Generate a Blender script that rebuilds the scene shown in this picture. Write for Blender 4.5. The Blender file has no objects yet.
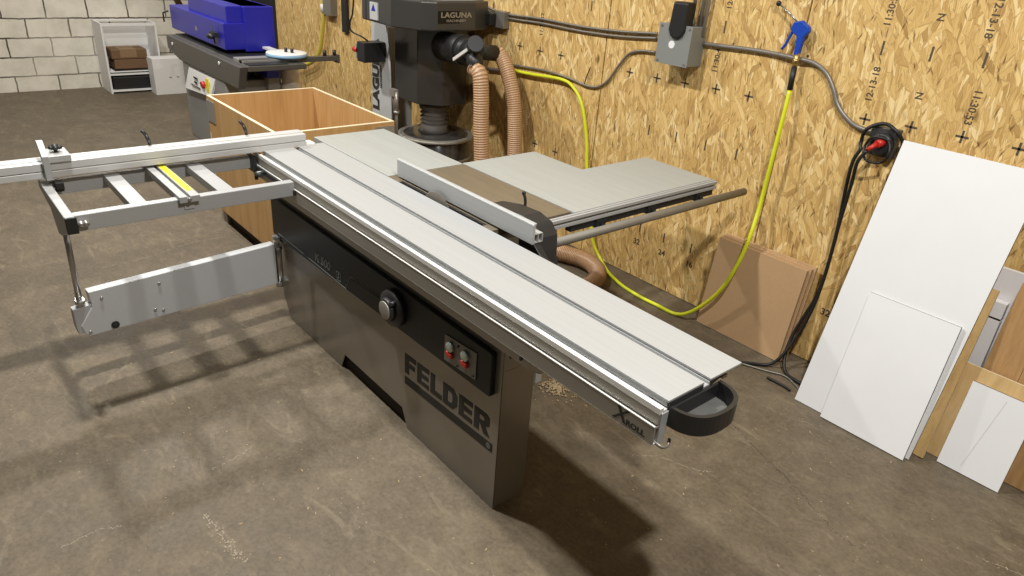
import bpy, math, random
from mathutils import Vector, Matrix
random.seed(7)
SC = bpy.context.scene
COL = SC.collection
pi = math.pi

# ------------------------------------------------------------------ geometry helpers
class MB:
    """collects shapes in world metres; build() links them as ONE mesh object"""
    def __init__(s):
        s.V = []; s.F = []; s.MI = []; s.S = []; s.mi = 0
    def add(s, vs, fs, smooth=False):
        n = len(s.V)
        s.V += [Vector(v) for v in vs]
        for f in fs:
            s.F.append([i + n for i in f]); s.MI.append(s.mi); s.S.append(smooth)
        return s
    def m(s, i):
        s.mi = i; return s
    def box(s, x0, x1, y0, y1, z0, z1):
        vs = [(x0,y0,z0),(x1,y0,z0),(x1,y1,z0),(x0,y1,z0),(x0,y0,z1),(x1,y0,z1),(x1,y1,z1),(x0,y1,z1)]
        return s.add(vs, [(0,3,2,1),(4,5,6,7),(0,1,5,4),(1,2,6,5),(2,3,7,6),(3,0,4,7)])
    def obox(s, o, ax, ay, az):
        """box from a corner and three edge vectors"""
        o = Vector(o); a, b, c = Vector(ax), Vector(ay), Vector(az)
        vs = [o, o+a, o+a+b, o+b, o+c, o+a+c, o+a+b+c, o+b+c]
        fs = [(0,3,2,1),(4,5,6,7),(0,1,5,4),(1,2,6,5),(2,3,7,6),(3,0,4,7)]
        if a.cross(b).dot(c) < 0: fs = [tuple(reversed(f)) for f in fs]
        return s.add(vs, fs)
    def prism(s, pts, d):
        """polygon (3D points) swept along d"""
        d = Vector(d); P = [Vector(p) for p in pts]; n = len(P)
        nrm = Vector((0,0,0))
        for i in range(n):
            nrm += P[i].cross(P[(i+1) % n])
        if nrm.dot(d) > 0: P.reverse()
        vs = P + [p + d for p in P]
        fs = [tuple(range(n)), tuple(range(2*n-1, n-1, -1))]
        for i in range(n):
            j = (i+1) % n
            fs.append((i, i+n, j+n, j))
        return s.add(vs, fs)
    def cyl(s, a, b, r, r2=None, n=20, cap=True, smooth=True):
        return s.tube([a, b], r, n, cap, r2=r2, smooth=smooth)
    def tube(s, pts, r, n=10, cap=True, r2=None, smooth=True, prof=None):
        P = [Vector(p) for p in pts]; N = len(P)
        t0 = (P[1]-P[0]).normalized()
        up = Vector((0,0,1)) if abs(t0.z) < .9 else Vector((1,0,0))
        u = t0.cross(up).normalized(); base = len(s.V); rings = []
        for i in range(N):
            if i == 0: t = t0
            elif i == N-1: t = (P[-1]-P[-2]).normalized()
            else: t = ((P[i+1]-P[i]).normalized() + (P[i]-P[i-1]).normalized()).normalized()
            u = (u - t*u.dot(t)).normalized(); w = t.cross(u)
            if prof: rr = prof[i]
            elif r2 is not None: rr = r + (r2-r)*i/(N-1)
            else: rr = r
            rings.append([P[i] + (u*math.cos(2*pi*k/n) + w*math.sin(2*pi*k/n))*rr for k in range(n)])
        for ring in rings: s.V += ring
        for i in range(N-1):
            for k in range(n):
                a = base+i*n+k; b = base+i*n+(k+1) % n
                s.F.append([a, b, b+n, a+n]); s.MI.append(s.mi); s.S.append(smooth)
        if cap:
            s.F.append([base+k for k in range(n-1, -1, -1)]); s.MI.append(s.mi); s.S.append(False)
            s.F.append([base+(N-1)*n+k for k in range(n)]); s.MI.append(s.mi); s.S.append(False)
        return s
    def lathe(s, c, prof, n=32, axis='z'):
        """prof: (radius, height) pairs around an axis through c"""
        c = Vector(c); base = len(s.V)
        for r, h in prof:
            for k in range(n):
                a = 2*pi*k/n; x, y = r*math.cos(a), r*math.sin(a)
                s.V.append(c + Vector({'z':(x,y,h), 'y':(x,h,-y), 'x':(h,x,y)}[axis]))
        for i in range(len(prof)-1):
            for k in range(n):
                a = base+i*n+k; b = base+i*n+(k+1) % n
                s.F.append([a, b, b+n, a+n]); s.MI.append(s.mi); s.S.append(True)
        s.F.append([base+k for k in range(n-1, -1, -1)]); s.MI.append(s.mi); s.S.append(False)
        s.F.append([base+(len(prof)-1)*n+k for k in range(n)]); s.MI.append(s.mi); s.S.append(False)
        return s
    def ball(s, c, r, n=10, sc=(1,1,1)):
        prof = []
        c = Vector(c); base = len(s.V); m = n//2+1
        for i in range(m):
            t = pi*i/(m-1)
            for k in range(n):
                a = 2*pi*k/n
                s.V.append(c+Vector((r*sc[0]*math.sin(t)*math.cos(a), r*sc[1]*math.sin(t)*math.sin(a), -r*sc[2]*math.cos(t))))
        for i in range(m-1):
            for k in range(n):
                a = base+i*n+k; b = base+i*n+(k+1) % n
                s.F.append([a, b, b+n, a+n]); s.MI.append(s.mi); s.S.append(True)
        return s
    def text(s, body, size, mat, bold=0.0, ext=0.0006, align='CENTER', space=1.0):
        cu = bpy.data.curves.new('tmp', 'FONT'); cu.body = body; cu.size = size
        cu.offset = bold; cu.extrude = ext; cu.align_x = align; cu.align_y = 'CENTER'; cu.space_character = space
        cu.resolution_u = 3
        o = bpy.data.objects.new('tmp', cu); COL.objects.link(o)
        dg = bpy.context.evaluated_depsgraph_get(); dg.update()
        me = bpy.data.meshes.new_from_object(o.evaluated_get(dg))
        s.add([mat @ v.co for v in me.vertices], [tuple(p.vertices) for p in me.polygons])
        bpy.data.objects.remove(o); bpy.data.curves.remove(cu); bpy.data.meshes.remove(me)
        return s
    def build(s, name, mats, parent=None, bevel=0, seg=2, origin=None):
        if not isinstance(mats, (list, tuple)): mats = [mats]
        if parent is not None: o0 = BASE[parent.name]
        elif origin is not None: o0 = Vector(origin)
        else:
            xs = [v.x for v in s.V]; ys = [v.y for v in s.V]; zs = [v.z for v in s.V]
            o0 = Vector(((min(xs)+max(xs))/2, (min(ys)+max(ys))/2, min(zs)))
        me = bpy.data.meshes.new(name)
        me.from_pydata([tuple(v-o0) for v in s.V], [], s.F)
        for mm in mats: me.materials.append(mm)
        me.polygons.foreach_set('material_index', s.MI)
        me.polygons.foreach_set('use_smooth', s.S)
        me.update()
        o = bpy.data.objects.new(name, me); COL.objects.link(o)
        if parent is None: o.location = o0
        else: o.parent = parent
        BASE[o.name] = o0
        if bevel:
            b = o.modifiers.new('bevel', 'BEVEL'); b.width = bevel; b.segments = seg; b.limit_method = 'ANGLE'; b.angle_limit = .6
        return o
BASE = {}
def thing(name, label, cat, loc, group=None):
    o = bpy.data.objects.new(name, None); COL.objects.link(o)
    o.location = loc; o.empty_display_size = .1
    BASE[o.name] = Vector(loc)
    return tag(o, label, cat, group)
def tag(o, label, cat, group=None):
    o['label'] = label; o['category'] = cat
    if group: o['group'] = group
    return o
def stuff(o, label, cat):
    tag(o, label, cat); o['kind'] = 'stuff'; return o
def struct(o):
    o['kind'] = 'structure'; return o
def spline(pts, n=8):
    P = [Vector(p) for p in pts]; Q = [P[0]*2-P[1]] + P + [P[-1]*2-P[-2]]; out = []
    for i in range(1, len(Q)-2):
        a, b, c, d = Q[i-1], Q[i], Q[i+1], Q[i+2]
        for k in range(n):
            t = k/n
            out.append(.5*((2*b) + (c-a)*t + (2*a-5*b+4*c-d)*t*t + (3*b-a-3*c+d)*t**3))
    out.append(P[-1]); return out

# ------------------------------------------------------------------ materials
def mat(name, col, rough=.5, metal=0.0, spec=.5, noise=0, nscale=20, nstretch=(1,1,1), bump=0, coat=0):
    m = bpy.data.materials.new(name); m.use_nodes = True
    nt = m.node_tree; b = nt.nodes['Principled BSDF']
    b.inputs['Base Color'].default_value = (*col, 1); b.inputs['Roughness'].default_value = rough
    b.inputs['Metallic'].default_value = metal; b.inputs['Specular IOR Level'].default_value = spec
    if coat: b.inputs['Coat Weight'].default_value = coat; b.inputs['Coat Roughness'].default_value = .15
    tc = nt.nodes.new('ShaderNodeTexCoord'); mp = nt.nodes.new('ShaderNodeMapping')
    mp.inputs['Scale'].default_value = nstretch
    nt.links.new(tc.outputs['Object'], mp.inputs['Vector'])
    no = nt.nodes.new('ShaderNodeTexNoise'); no.inputs['Scale'].default_value = nscale; no.inputs['Detail'].default_value = 5
    nt.links.new(mp.outputs[0], no.inputs['Vector'])
    mx = nt.nodes.new('ShaderNodeMix'); mx.data_type = 'RGBA'
    a = max(noise, .03)
    mx.inputs[6].default_value = (*[c*(1-a) for c in col], 1); mx.inputs[7].default_value = (*[min(1, c*(1+a)) for c in col], 1)
    nt.links.new(no.outputs['Fac'], mx.inputs[0]); nt.links.new(mx.outputs[2], b.inputs['Base Color'])
    if bump:
        bp = nt.nodes.new('ShaderNodeBump'); bp.inputs['Strength'].default_value = bump; bp.inputs['Distance'].default_value = .01
        nt.links.new(no.outputs['Fac'], bp.inputs['Height']); nt.links.new(bp.outputs[0], b.inputs['Normal'])
    return m
class NT:
    def __init__(s, name):
        s.m = bpy.data.materials.new(name); s.m.use_nodes = True; s.nt = s.m.node_tree
        s.b = s.nt.nodes['Principled BSDF']; s.tc = s.nt.nodes.new('ShaderNodeTexCoord')
    def n(s, t, **kw):
        x = s.nt.nodes.new(t)
        for k, v in kw.items(): setattr(x, k, v)
        return x
    def l(s, a, b): s.nt.links.new(a, b)
    def mapping(s, src, scale=(1,1,1), rot=(0,0,0), loc=(0,0,0)):
        mp = s.n('ShaderNodeMapping'); mp.inputs['Scale'].default_value = scale; mp.inputs['Rotation'].default_value = rot
        mp.inputs['Location'].default_value = loc
        s.l(src, mp.inputs['Vector']); return mp.outputs[0]
    def noise(s, src, scale, detail=4, rough=.5, dist=0):
        x = s.n('ShaderNodeTexNoise'); x.inputs['Scale'].default_value = scale; x.inputs['Detail'].default_value = detail
        x.inputs['Roughness'].default_value = rough; x.inputs['Distortion'].default_value = dist
        s.l(src, x.inputs['Vector']); return x.outputs['Fac']
    def ramp(s, src, stops, interp='LINEAR'):
        r = s.n('ShaderNodeValToRGB'); r.color_ramp.interpolation = interp; e = r.color_ramp.elements
        while len(e) < len(stops): e.new(.5)
        for i, (p, c) in enumerate(stops):
            e[i].position = p; e[i].color = (*c, 1) if len(c) == 3 else c
        s.l(src, r.inputs[0]); return r.outputs[0]
    def mix(s, fac, a, b, mode='MIX'):
        x = s.n('ShaderNodeMix', data_type='RGBA', blend_type=mode)
        if isinstance(fac, (int, float)): x.inputs[0].default_value = fac
        else: s.l(fac, x.inputs[0])
        for i, v in ((6, a), (7, b)):
            if isinstance(v, tuple): x.inputs[i].default_value = (*v, 1)
            else: s.l(v, x.inputs[i])
        return x.outputs[2]
    def bump(s, h, st=.3, d=.01):
        x = s.n('ShaderNodeBump'); x.inputs['Strength'].default_value = st; x.inputs['Distance'].default_value = d
        s.l(h, x.inputs['Height']); s.l(x.outputs[0], s.b.inputs['Normal'])

def make_floor():
    t = NT('stained_concrete'); o = t.tc.outputs['Object']
    big = t.noise(o, .9, 6, .62, .6); mid = t.noise(o, 4.5, 7, .68, .4); fine = t.noise(o, 60, 6, .7)
    c = t.ramp(big, [(.34, (.105,.083,.056)), (.5, (.18,.146,.101)), (.66, (.265,.22,.157))])
    c = t.mix(.62, c, t.ramp(mid, [(.34, (.095,.076,.052)), (.5, (.19,.156,.11)), (.64, (.35,.297,.215))]))
    sm = t.noise(t.mapping(o, (1,1.5,1), (0,0,-.35)), 13, 9, .78, .5)
    c = t.mix(.38, c, t.ramp(sm, [(.34, (.085,.069,.048)), (.5, (.185,.15,.106)), (.66, (.37,.315,.225))]))
    c = t.mix(.34, c, t.ramp(fine, [(.35, (.10,.08,.055)), (.62, (.28,.235,.17))]))
    # worn pale scuffs
    sc = t.noise(t.mapping(o, (1,3,1), (0,0,.5)), 3.2, 9, .78, 1.2)
    c = t.mix(t.ramp(sc, [(.55, (0,0,0)), (.70, (.62,.62,.62))]), c, (.40,.34,.25))
    # dark oily stains
    st = t.noise(t.mapping(o, (1,1,1), loc=(3,7,0)), 1.6, 5, .6, .3)
    c = t.mix(t.ramp(st, [(.58, (0,0,0)), (.75, (.55,.55,.55))]), c, (.085,.072,.058))
    # dust flecks
    v = t.n('ShaderNodeTexVoronoi'); v.inputs['Scale'].default_value = 26; t.l(t.mapping(o, (1,1.4,1)), v.inputs['Vector'])
    fl = t.ramp(v.outputs['Distance'], [(.05, (1,1,1)), (.12, (0,0,0))])
    msk = t.ramp(t.noise(o, 2.4, 4), [(.5, (0,0,0)), (.62, (1,1,1))])
    c = t.mix(t.mix(1.0, fl, msk, 'MULTIPLY'), c, (.50,.42,.30))
    c = t.mix(1.0, c, (.69,.665,.62), 'MULTIPLY')
    t.l(c, t.b.inputs['Base Color'])
    t.l(t.ramp(mid, [(.3, (.5,)*3), (.7, (.75,)*3)]), t.b.inputs['Roughness'])
    t.b.inputs['Specular IOR Level'].default_value = .35
    t.bump(fine, .25, .004)
    return t.m
def make_osb():
    t = NT('oriented_strand_board'); o = t.tc.outputs['Object']
    wob = t.n('ShaderNodeTexNoise'); wob.inputs['Scale'].default_value = 9; wob.inputs['Detail'].default_value = 3
    t.l(o, wob.inputs['Vector'])
    va = t.n('ShaderNodeVectorMath', operation='MULTIPLY_ADD'); t.l(wob.outputs['Color'], va.inputs[0])
    va.inputs[1].default_value = (.028,.028,.05); t.l(o, va.inputs[2]); p = va.outputs[0]
    stops = [(0, (.24,.125,.036)), (.10, (.40,.24,.085)), (.3, (.555,.375,.155)), (.7, (.685,.495,.235)), (.88, (.80,.63,.35)), (1, (.90,.78,.54))]
    c = None
    # strands laid at several angles, widths and lengths, later layers lying over the earlier ones
    for ang, sx, sz, off, cover, edge in [(.05,28,5,0,1,.35), (-.25,36,6,13,.50,.4), (.32,33,5.6,29,.46,.4), (.03,62,8.5,41,.40,.5), (-.62,46,9,57,.24,.55), (.66,44,8.5,71,.24,.55), (.12,95,12,83,.24,.6)]:
        q = t.mapping(t.mapping(p, (1,1,1), (0, ang, 0)), (sx, 1, sz), loc=(off, off*.37, off*.7))
        v = t.n('ShaderNodeTexVoronoi'); v.inputs['Scale'].default_value = 1; t.l(q, v.inputs['Vector'])
        sep = t.n('ShaderNodeSeparateColor'); t.l(v.outputs['Color'], sep.inputs[0])
        ci = t.ramp(sep.outputs[0], stops)
        gr = t.noise(t.mapping(t.mapping(p, (1,1,1), (0, ang, 0)), (210, 1, 10), loc=(off,0,off)), 1, 5, .75)
        ci = t.mix(.42, ci, t.ramp(gr, [(.3, (.36,.21,.075)), (.48, (.62,.43,.195)), (.68, (.80,.61,.34))]))
        e = t.n('ShaderNodeTexVoronoi'); e.feature = 'DISTANCE_TO_EDGE'; e.inputs['Scale'].default_value = 1; t.l(q, e.inputs['Vector'])
        ci = t.mix(t.ramp(e.outputs['Distance'], [(.0, (edge,)*3), (.07, (0,)*3)]), ci, (.24,.13,.045))
        c = ci if c is None else t.mix(t.ramp(sep.outputs[1], [(cover, (1,)*3), (cover+.01, (0,)*3)], 'CONSTANT'), c, ci)
    # dark slivers and bark flecks
    for ang, sx, sz, off, th in [(.12,70,12,90,.88), (-.35,85,14,120,.89), (.5,80,16,150,.90), (.0,24,9,180,.955)]:
        d = t.n('ShaderNodeTexVoronoi'); d.inputs['Scale'].default_value = 1
        t.l(t.mapping(t.mapping(p, (1,1,1), (0,ang,0)), (sx,1,sz), loc=(off,3,8)), d.inputs['Vector'])
        s2 = t.n('ShaderNodeSeparateColor'); t.l(d.outputs['Color'], s2.inputs[0])
        kk = t.mix(1.0, t.ramp(s2.outputs[0], [(th, (0,)*3), (th+.01, (1,)*3)], 'CONSTANT'), t.ramp(d.outputs['Distance'], [(.12, (.85,)*3), (.36, (0,)*3)]), 'MULTIPLY')
        c = t.mix(kk, c, (.12,.058,.02))
    c = t.mix(1.0, c, (1.12,1.07,.88), 'MULTIPLY')
    t.l(c, t.b.inputs['Base Color']); t.b.inputs['Roughness'].default_value = .62; t.b.inputs['Specular IOR Level'].default_value = .25
    return t.m
def make_block():
    t = NT('painted_concrete_block'); o = t.tc.outputs['Object']
    br = t.n('ShaderNodeTexBrick'); br.inputs['Scale'].default_value = 1
    br.inputs['Brick Width'].default_value = .41; br.inputs['Row Height'].default_value = .2; br.inputs['Mortar Size'].default_value = .0085
    br.inputs['Mortar Smooth'].default_value = .3; br.inputs['Bias'].default_value = -.2
    br.inputs['Color1'].default_value = (.80,.75,.64,1); br.inputs['Color2'].default_value = (.70,.65,.54,1)
    br.inputs['Mortar'].default_value = (.1,.085,.06,1)
    sep = t.n('ShaderNodeSeparateXYZ'); t.l(o, sep.inputs[0])
    cmb = t.n('ShaderNodeCombineXYZ'); t.l(sep.outputs[1], cmb.inputs[0]); t.l(sep.outputs[2], cmb.inputs[1])
    zo = t.n('ShaderNodeMath', operation='ADD'); zo.inputs[1].default_value = .028; t.l(sep.outputs[2], zo.inputs[0]); t.l(zo.outputs[0], cmb.inputs[1])
    nn = t.n('ShaderNodeTexNoise'); nn.inputs['Scale'].default_value = 9; nn.inputs['Detail'].default_value = 5; t.l(o, nn.inputs['Vector'])
    va = t.n('ShaderNodeVectorMath', operation='MULTIPLY_ADD'); t.l(nn.outputs['Color'], va.inputs[0])
    va.inputs[1].default_value = (.03,.022,0); t.l(cmb.outputs[0], va.inputs[2])
    t.l(va.outputs[0], br.inputs['Vector'])
    c = t.mix(.5, br.outputs['Color'], t.ramp(t.noise(o, 5, 6, .65), [(.3, (.52,.475,.385)), (.6, (.85,.80,.69))]))
    # some joints are filled with paint, some left open
    jm = t.ramp(t.noise(o, 1.7, 3), [(.42, (.15,)*3), (.58, (1,)*3)])
    c2 = t.mix(t.mix(1.0, br.outputs['Fac'], jm, 'MULTIPLY'), c, (.07,.058,.04))
    t.l(c2, t.b.inputs['Base Color']); t.b.inputs['Roughness'].default_value = .8
    t.bump(t.noise(o, 40, 6, .7), .3, .006)
    return t.m
def wood(name, c0, c1, c2, axis='z', scale=9, rough=.5):
    t = NT(name); o = t.tc.outputs['Object']
    st = {'z':(1,1,.07), 'x':(.07,1,1), 'y':(1,.07,1)}[axis]
    n1 = t.noise(t.mapping(o, st), scale, 5, .6, 1.6); n2 = t.noise(t.mapping(o, [v if v != 1 else 1 for v in st]), scale*9, 4, .7)
    c = t.ramp(n1, [(.3, c0), (.5, c1), (.7, c2)])
    c = t.mix(.3, c, t.ramp(n2, [(.3, c0), (.7, c2)]))
    t.l(c, t.b.inputs['Base Color']); t.b.inputs['Roughness'].default_value = rough; t.b.inputs['Specular IOR Level'].default_value = .3
    return t.m

M = {}
M['floor'] = make_floor(); M['osb'] = make_osb(); M['block'] = make_block()
M['ink'] = mat('black_print', (.03,.027,.022), .7)
M['stamp'] = mat('faded_stamp_ink', (.085,.065,.042), .7)
M['outlet'] = mat('dark_outlet_metal', (.085,.083,.078), .4, .4)
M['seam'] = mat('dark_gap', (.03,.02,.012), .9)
M['alu'] = mat('milled_aluminium', (.385,.39,.385), .5, .1, noise=.09, nscale=30, nstretch=(.04,4,4))
M['alu_y'] = mat('extruded_aluminium', (.56,.56,.55), .42, .2, noise=.05, nscale=30, nstretch=(4,.05,4))
M['alu_dull'] = mat('anodised_rail', (.36,.34,.30), .45, .55, noise=.08, nscale=30, nstretch=(.05,4,4))
M['alu_edge'] = mat('bright_edge', (.85,.84,.81), .3, .2)
M['grey_table'] = mat('ground_table', (.37,.385,.365), .45, .05, noise=.10, nscale=14, nstretch=(.2,3,1))
M['iron'] = mat('bare_cast_iron', (.21,.175,.125), .38, .35, noise=.25, nscale=16, nstretch=(.25,3,1))
M['steel_paint'] = mat('warm_grey_paint', (.275,.25,.21), .27, .4, noise=.05, nscale=6, coat=.1)
M['cab_side'] = mat('pale_grey_paint', (.40,.385,.35), .45, .1)
M['frame_paint'] = mat('silver_grey_paint', (.40,.405,.40), .45, .15)
M['arm_paint'] = mat('outrigger_grey_paint', (.49,.495,.50), .45, .1)
M['panel_black'] = mat('black_panel_plastic', (.012,.014,.015), .42, spec=.3)
M['panel_dark'] = mat('gloss_black_inlay', (.007,.007,.007), .4, spec=.3)
M['plastic'] = mat('black_plastic', (.018,.018,.018), .45)
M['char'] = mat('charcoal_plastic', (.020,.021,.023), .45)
M['tray_dust'] = mat('dusty_tray_floor', (.075,.075,.07), .8, noise=.7, nscale=16)
M['chrome'] = mat('bright_steel', (.45,.44,.42), .3, .8)
M['steel_tube'] = mat('brushed_tube', (.22,.20,.165), .6, .2, noise=.1)
M['red'] = mat('red_button', (.55,.03,.02), .35)
M['greenish'] = mat('silver_button', (.5,.55,.5), .3, .5)
M['plate'] = mat('grey_switch_plate', (.22,.21,.19), .45, .3)
M['dim_print'] = mat('grey_print', (.16,.17,.17), .5)
M['yellow'] = mat('yellow_scale', (.80,.72,.02), .5)
M['hose_y'] = mat('yellow_hose_rubber', (.70,.75,.02), .4)
M['cable_y'] = mat('dull_yellow_cable', (.62,.52,.07), .5)
M['ply'] = wood('bin_plywood', (.44,.245,.085), (.56,.335,.13), (.66,.42,.19))
M['ply_edge'] = mat('pale_plywood_edge', (.80,.69,.48), .55)
M['ply_grey'] = mat('galvanised_and_shade_grey', (.33,.32,.29), .45, .4)
M['board_tan'] = wood('plywood_tan', (.53,.34,.135), (.65,.44,.20), (.74,.53,.27))
M['board_oak'] = wood('oak_veneer', (.34,.185,.07), (.46,.265,.11), (.56,.35,.16), scale=14)
M['strip_wood'] = wood('hardwood_strip', (.46,.29,.11), (.60,.40,.165), (.70,.49,.22), scale=16)
M['white'] = mat('white_melamine', (.81,.815,.815), .42, noise=.02, nscale=5)
M['white_marble'] = mat('scuffed_white_melamine', (.83,.835,.835), .42, noise=.04, nscale=6)
M['white_warm'] = mat('white_laminate', (.80,.79,.765), .5, noise=.04)
M['white_lilac'] = mat('greyish_white_panel', (.82,.81,.815), .5)
M['pink_edge'] = mat('raw_board_edge', (.62,.52,.46), .7)
M['dark_edge'] = mat('dark_edge_band', (.16,.13,.11), .6)
M['mdf'] = mat('brown_fibreboard', (.52,.335,.175), .7, noise=.07, nscale=60)
M['mdf_edge'] = mat('fibreboard_edge', (.50,.33,.18), .8, noise=.1, nscale=60)
M['card'] = mat('brown_cardboard', (.17,.095,.045), .8, noise=.1)
M['card_l'] = mat('cardboard_tape', (.26,.16,.085), .6)
M['dc_grey'] = mat('charcoal_enamel', (.062,.06,.056), .35, .25, noise=.05)
M['dc_dark'] = mat('dark_translucent_drum', (.042,.04,.037), .16, spec=.6)
M['dc_white'] = mat('light_grey_enamel', (.50,.51,.50), .45)
M['ring'] = mat('dull_clamp_ring', (.28,.26,.22), .5, .4, noise=.3, nscale=12)
M['hose_b'] = mat('tan_hose_wall', (.62,.40,.225), .35, spec=.5)
M['hose_w'] = mat('hose_rib', (.36,.21,.115), .35)
M['hose_l'] = mat('hose_highlight_rib', (.52,.37,.25), .25)
M['blue'] = mat('deep_blue_enamel', (.013,.014,.34), .4, coat=.15)
M['sander_grey'] = mat('dark_machine_grey', (.11,.103,.09), .45, .25)
M['ped_grey'] = mat('mid_machine_grey', (.27,.265,.255), .5, .1)
M['belt_blue'] = mat('pale_blue_edge', (.27,.48,.68), .5)
M['bag'] = mat('white_plastic_bag', (.72,.66,.60), .4, noise=.1, nscale=9)
M['jb'] = mat('grey_junction_box', (.235,.245,.23), .5, .05)
M['conduit'] = mat('steel_conduit', (.42,.39,.34), .4, .6)
M['cable_g'] = mat('grey_armoured_cable', (.23,.21,.18), .4, .4)
M['rubber'] = mat('black_rubber', (.012,.012,.012), .5)
M['blue_gun'] = mat('blue_blowgun', (.01,.06,.42), .35)
M['brass'] = mat('brass', (.45,.32,.12), .35, .8)
M['sawdust'] = mat('sawdust', (.45,.34,.2), .9, noise=.3, nscale=120)
M['glass'] = mat('greenish_sheet', (.10,.13,.11), .1, spec=.8)

# ------------------------------------------------------------------ setting
W = 3.34          # board wall
b = MB(); b.box(-9.5, 4, -4, W+.6, -.1, 0)
def streak(pts, w, mi, jit=.006, n=14):
    """a crack or scratch in the slab: a thin ragged strip"""
    P = spline([(x, y, .0004) for x, y in pts], n); b.m(mi)
    P = [p+Vector((random.uniform(-jit,jit), random.uniform(-jit,jit), 0)) for p in P]
    for p, q in zip(P[:-1], P[1:]):
        if random.random() < .22: continue
        d = (q-p).normalized(); v = Vector((-d.y, d.x, 0))*w*random.uniform(.4,1)
        b.add([p-v, q-v*.7, q+v*.7, p+v], [(0,1,2,3)])
streak([(-1.287,2.534),(-1.169,2.491),(-1.054,2.445),(-.96,2.415),(-.834,2.369),(-.694,2.305),(-.596,2.27),(-.516,2.284)], .0022, 1)
streak([(-2.172,.057),(-2.176,.11),(-2.181,.171),(-2.16,.23)], .0014, 2)
streak([(-2.269,.566),(-2.275,.637),(-2.309,.745)], .0016, 2)
streak([(-1.385,1.974),(-1.303,2.069),(-1.185,2.118),(-1.121,2.166)], .0016, 2)
streak([(-4.344,.657),(-4.361,.906),(-4.458,1.201),(-4.446,1.419)], .0022, 2)
streak([(-1.273,2.773),(-1.127,2.793),(-1.041,2.838)], .0014, 2)
streak([(-.266,2.595),(-.191,2.62),(-.121,2.641)], .0014, 2)
for k in range(110):      # flaked patch and loose specks of old paint
    t_ = random.uniform(0,1); x, y = -2.048+.294*t_+random.gauss(0,.01), .473+.027*t_+random.gauss(0,.004+.010*t_)
    r_ = random.uniform(.001,.004); a_ = random.random()*pi; u_ = Vector((math.cos(a_),math.sin(a_),0)); w_ = Vector((-u_.y,u_.x,0)); p = Vector((x,y,.0004))
    b.m(2).add([p-u_*r_*1.6, p+w_*r_*.7, p+u_*r_*1.6, p-w_*r_*.7], [(0,3,2,1)])
struct(b.build('floor', [M['floor'], mat('floor_crack', (.05,.042,.033), .9), mat('pale_scuff', (.36,.305,.22), .9)], origin=(0,0,0)))

b = MB()
seams = [-7.9, -6.70, -5.48, -4.26, -3.045, -1.80, -.585, .63, 1.85, 3.07, 4.0]
for x0, x1 in zip(seams[:-1], seams[1:]):
    b.m(0).box(x0+.0045, x1-.0045, W, W+.012, .005, 2.44)
b.m(2).box(-7.9, 4, W+.012, W+.03, 0, 2.46)
for x0, x1 in zip(seams[:-1], seams[1:]):
    b.m(0).box(x0+.0045, x1-.0045, W, W+.012, 2.444, 3.9)
def wall_m(x, z, rot=0, sx=1):   # lettering facing the room
    return Matrix.Translation((x, W-.0006, z)) @ Matrix.Rotation(pi/2, 4, 'X') @ Matrix.Rotation(rot, 4, 'Z') @ Matrix.Diagonal((sx,1,1,1))
b.m(1)
def plus(x, z, s=.026, w=.0045):
    b.box(x-s, x+s, W-.0008, W, z-w, z+w); b.box(x-w, x+w, W-.0008, W, z-s, z+s)
def dash(x, z, s=.03, w=.0045):
    b.box(x-w, x+w, W-.0008, W, z-s, z+s)
for x, z in [(-3.835,1.235),(-3.628,1.233),(-3.425,1.236),(-2.83,1.232),(-2.624,1.235),(-2.426,1.242),(-2.222,1.249),(-2.02,1.25),
             (-1.411,1.267),(-1.208,1.277),(-1.001,1.283),(-.79,1.285),(-3.60,.612),(-3.392,.606),(-.15,1.27),(.05,1.27)]: plus(x, z)
for x, z in [(-1.424,1.575),(-1.219,1.581),(-1.015,1.588),(-2.239,1.559),(-2.573,.335),(-2.383,.332),(-2.182,.338),(-2.623,.935),(-2.423,.941),
             (-2.22,.945),(-2.02,.945),(-3.2,1.56)]: dash(x, z)
for s, x, z in [('32',-2.583,.236),('24',-2.381,.234),('16',-2.175,.238),('32',-1.33,.30)]: b.text(s, .05, wall_m(x, z), .0012)
for s, x, z, r in [('11:30:53',-1.433,1.735,pi/2),('12-13-18',-1.419,1.42,pi/2),('12-13-18',-1.035,1.745,-pi/2),('11:30:53',-1.000,1.405,-pi/2),
                   ('N',-1.225,1.725,pi/2),('N',-1.213,1.41,pi/2),('11:30:41',-2.25,1.40,pi/2),('12-13-18',-2.235,1.72,pi/2),('11:30:22',-3.63,1.40,pi/2)]:
    b.text(s, .042, wall_m(x, z, r), .0006)
# screw heads
for x, z in [(-1.755,1.49),(-1.526,1.284),(-2.17,1.487)]: b.cyl((x,W-.002,z),(x,W,z),.006,n=8)
struct(b.build('wall_right', [M['osb'], M['stamp'], M['seam']], origin=(0,W,0)))

b = MB(); b.box(-9.7, -9.5, -4, W+.6, 0, 3.9); struct(b.build('wall_left', M['block'], origin=(-9.5,0,0)))
b = MB(); b.box(-9.5, -7.9, W+.35, W+.5, 0, 3.9); struct(b.build('wall_back', mat('dark_recess', (.02,.019,.018), .9)))
# diagonal pipe on the block wall
b = MB(); b.cyl((-9.46,2.5,1.6),(-9.46,2.83,.88),.035,n=12); b.box(-9.5,-9.42,2.74,2.86,.86,.90)
tag(b.build('wall_pipe', mat('rusty_brown_pipe', (.16,.10,.05), .6)), 'brown pipe running diagonally down the pale block wall behind the blue machine', 'pipe')

# ------------------------------------------------------------------ sliding table saw
saw = thing('sliding_table_saw', 'large grey sliding table panel saw with long aluminium carriage and side outrigger', 'table saw', (-2.3,1.4,0))
FY = 1.313
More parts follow.
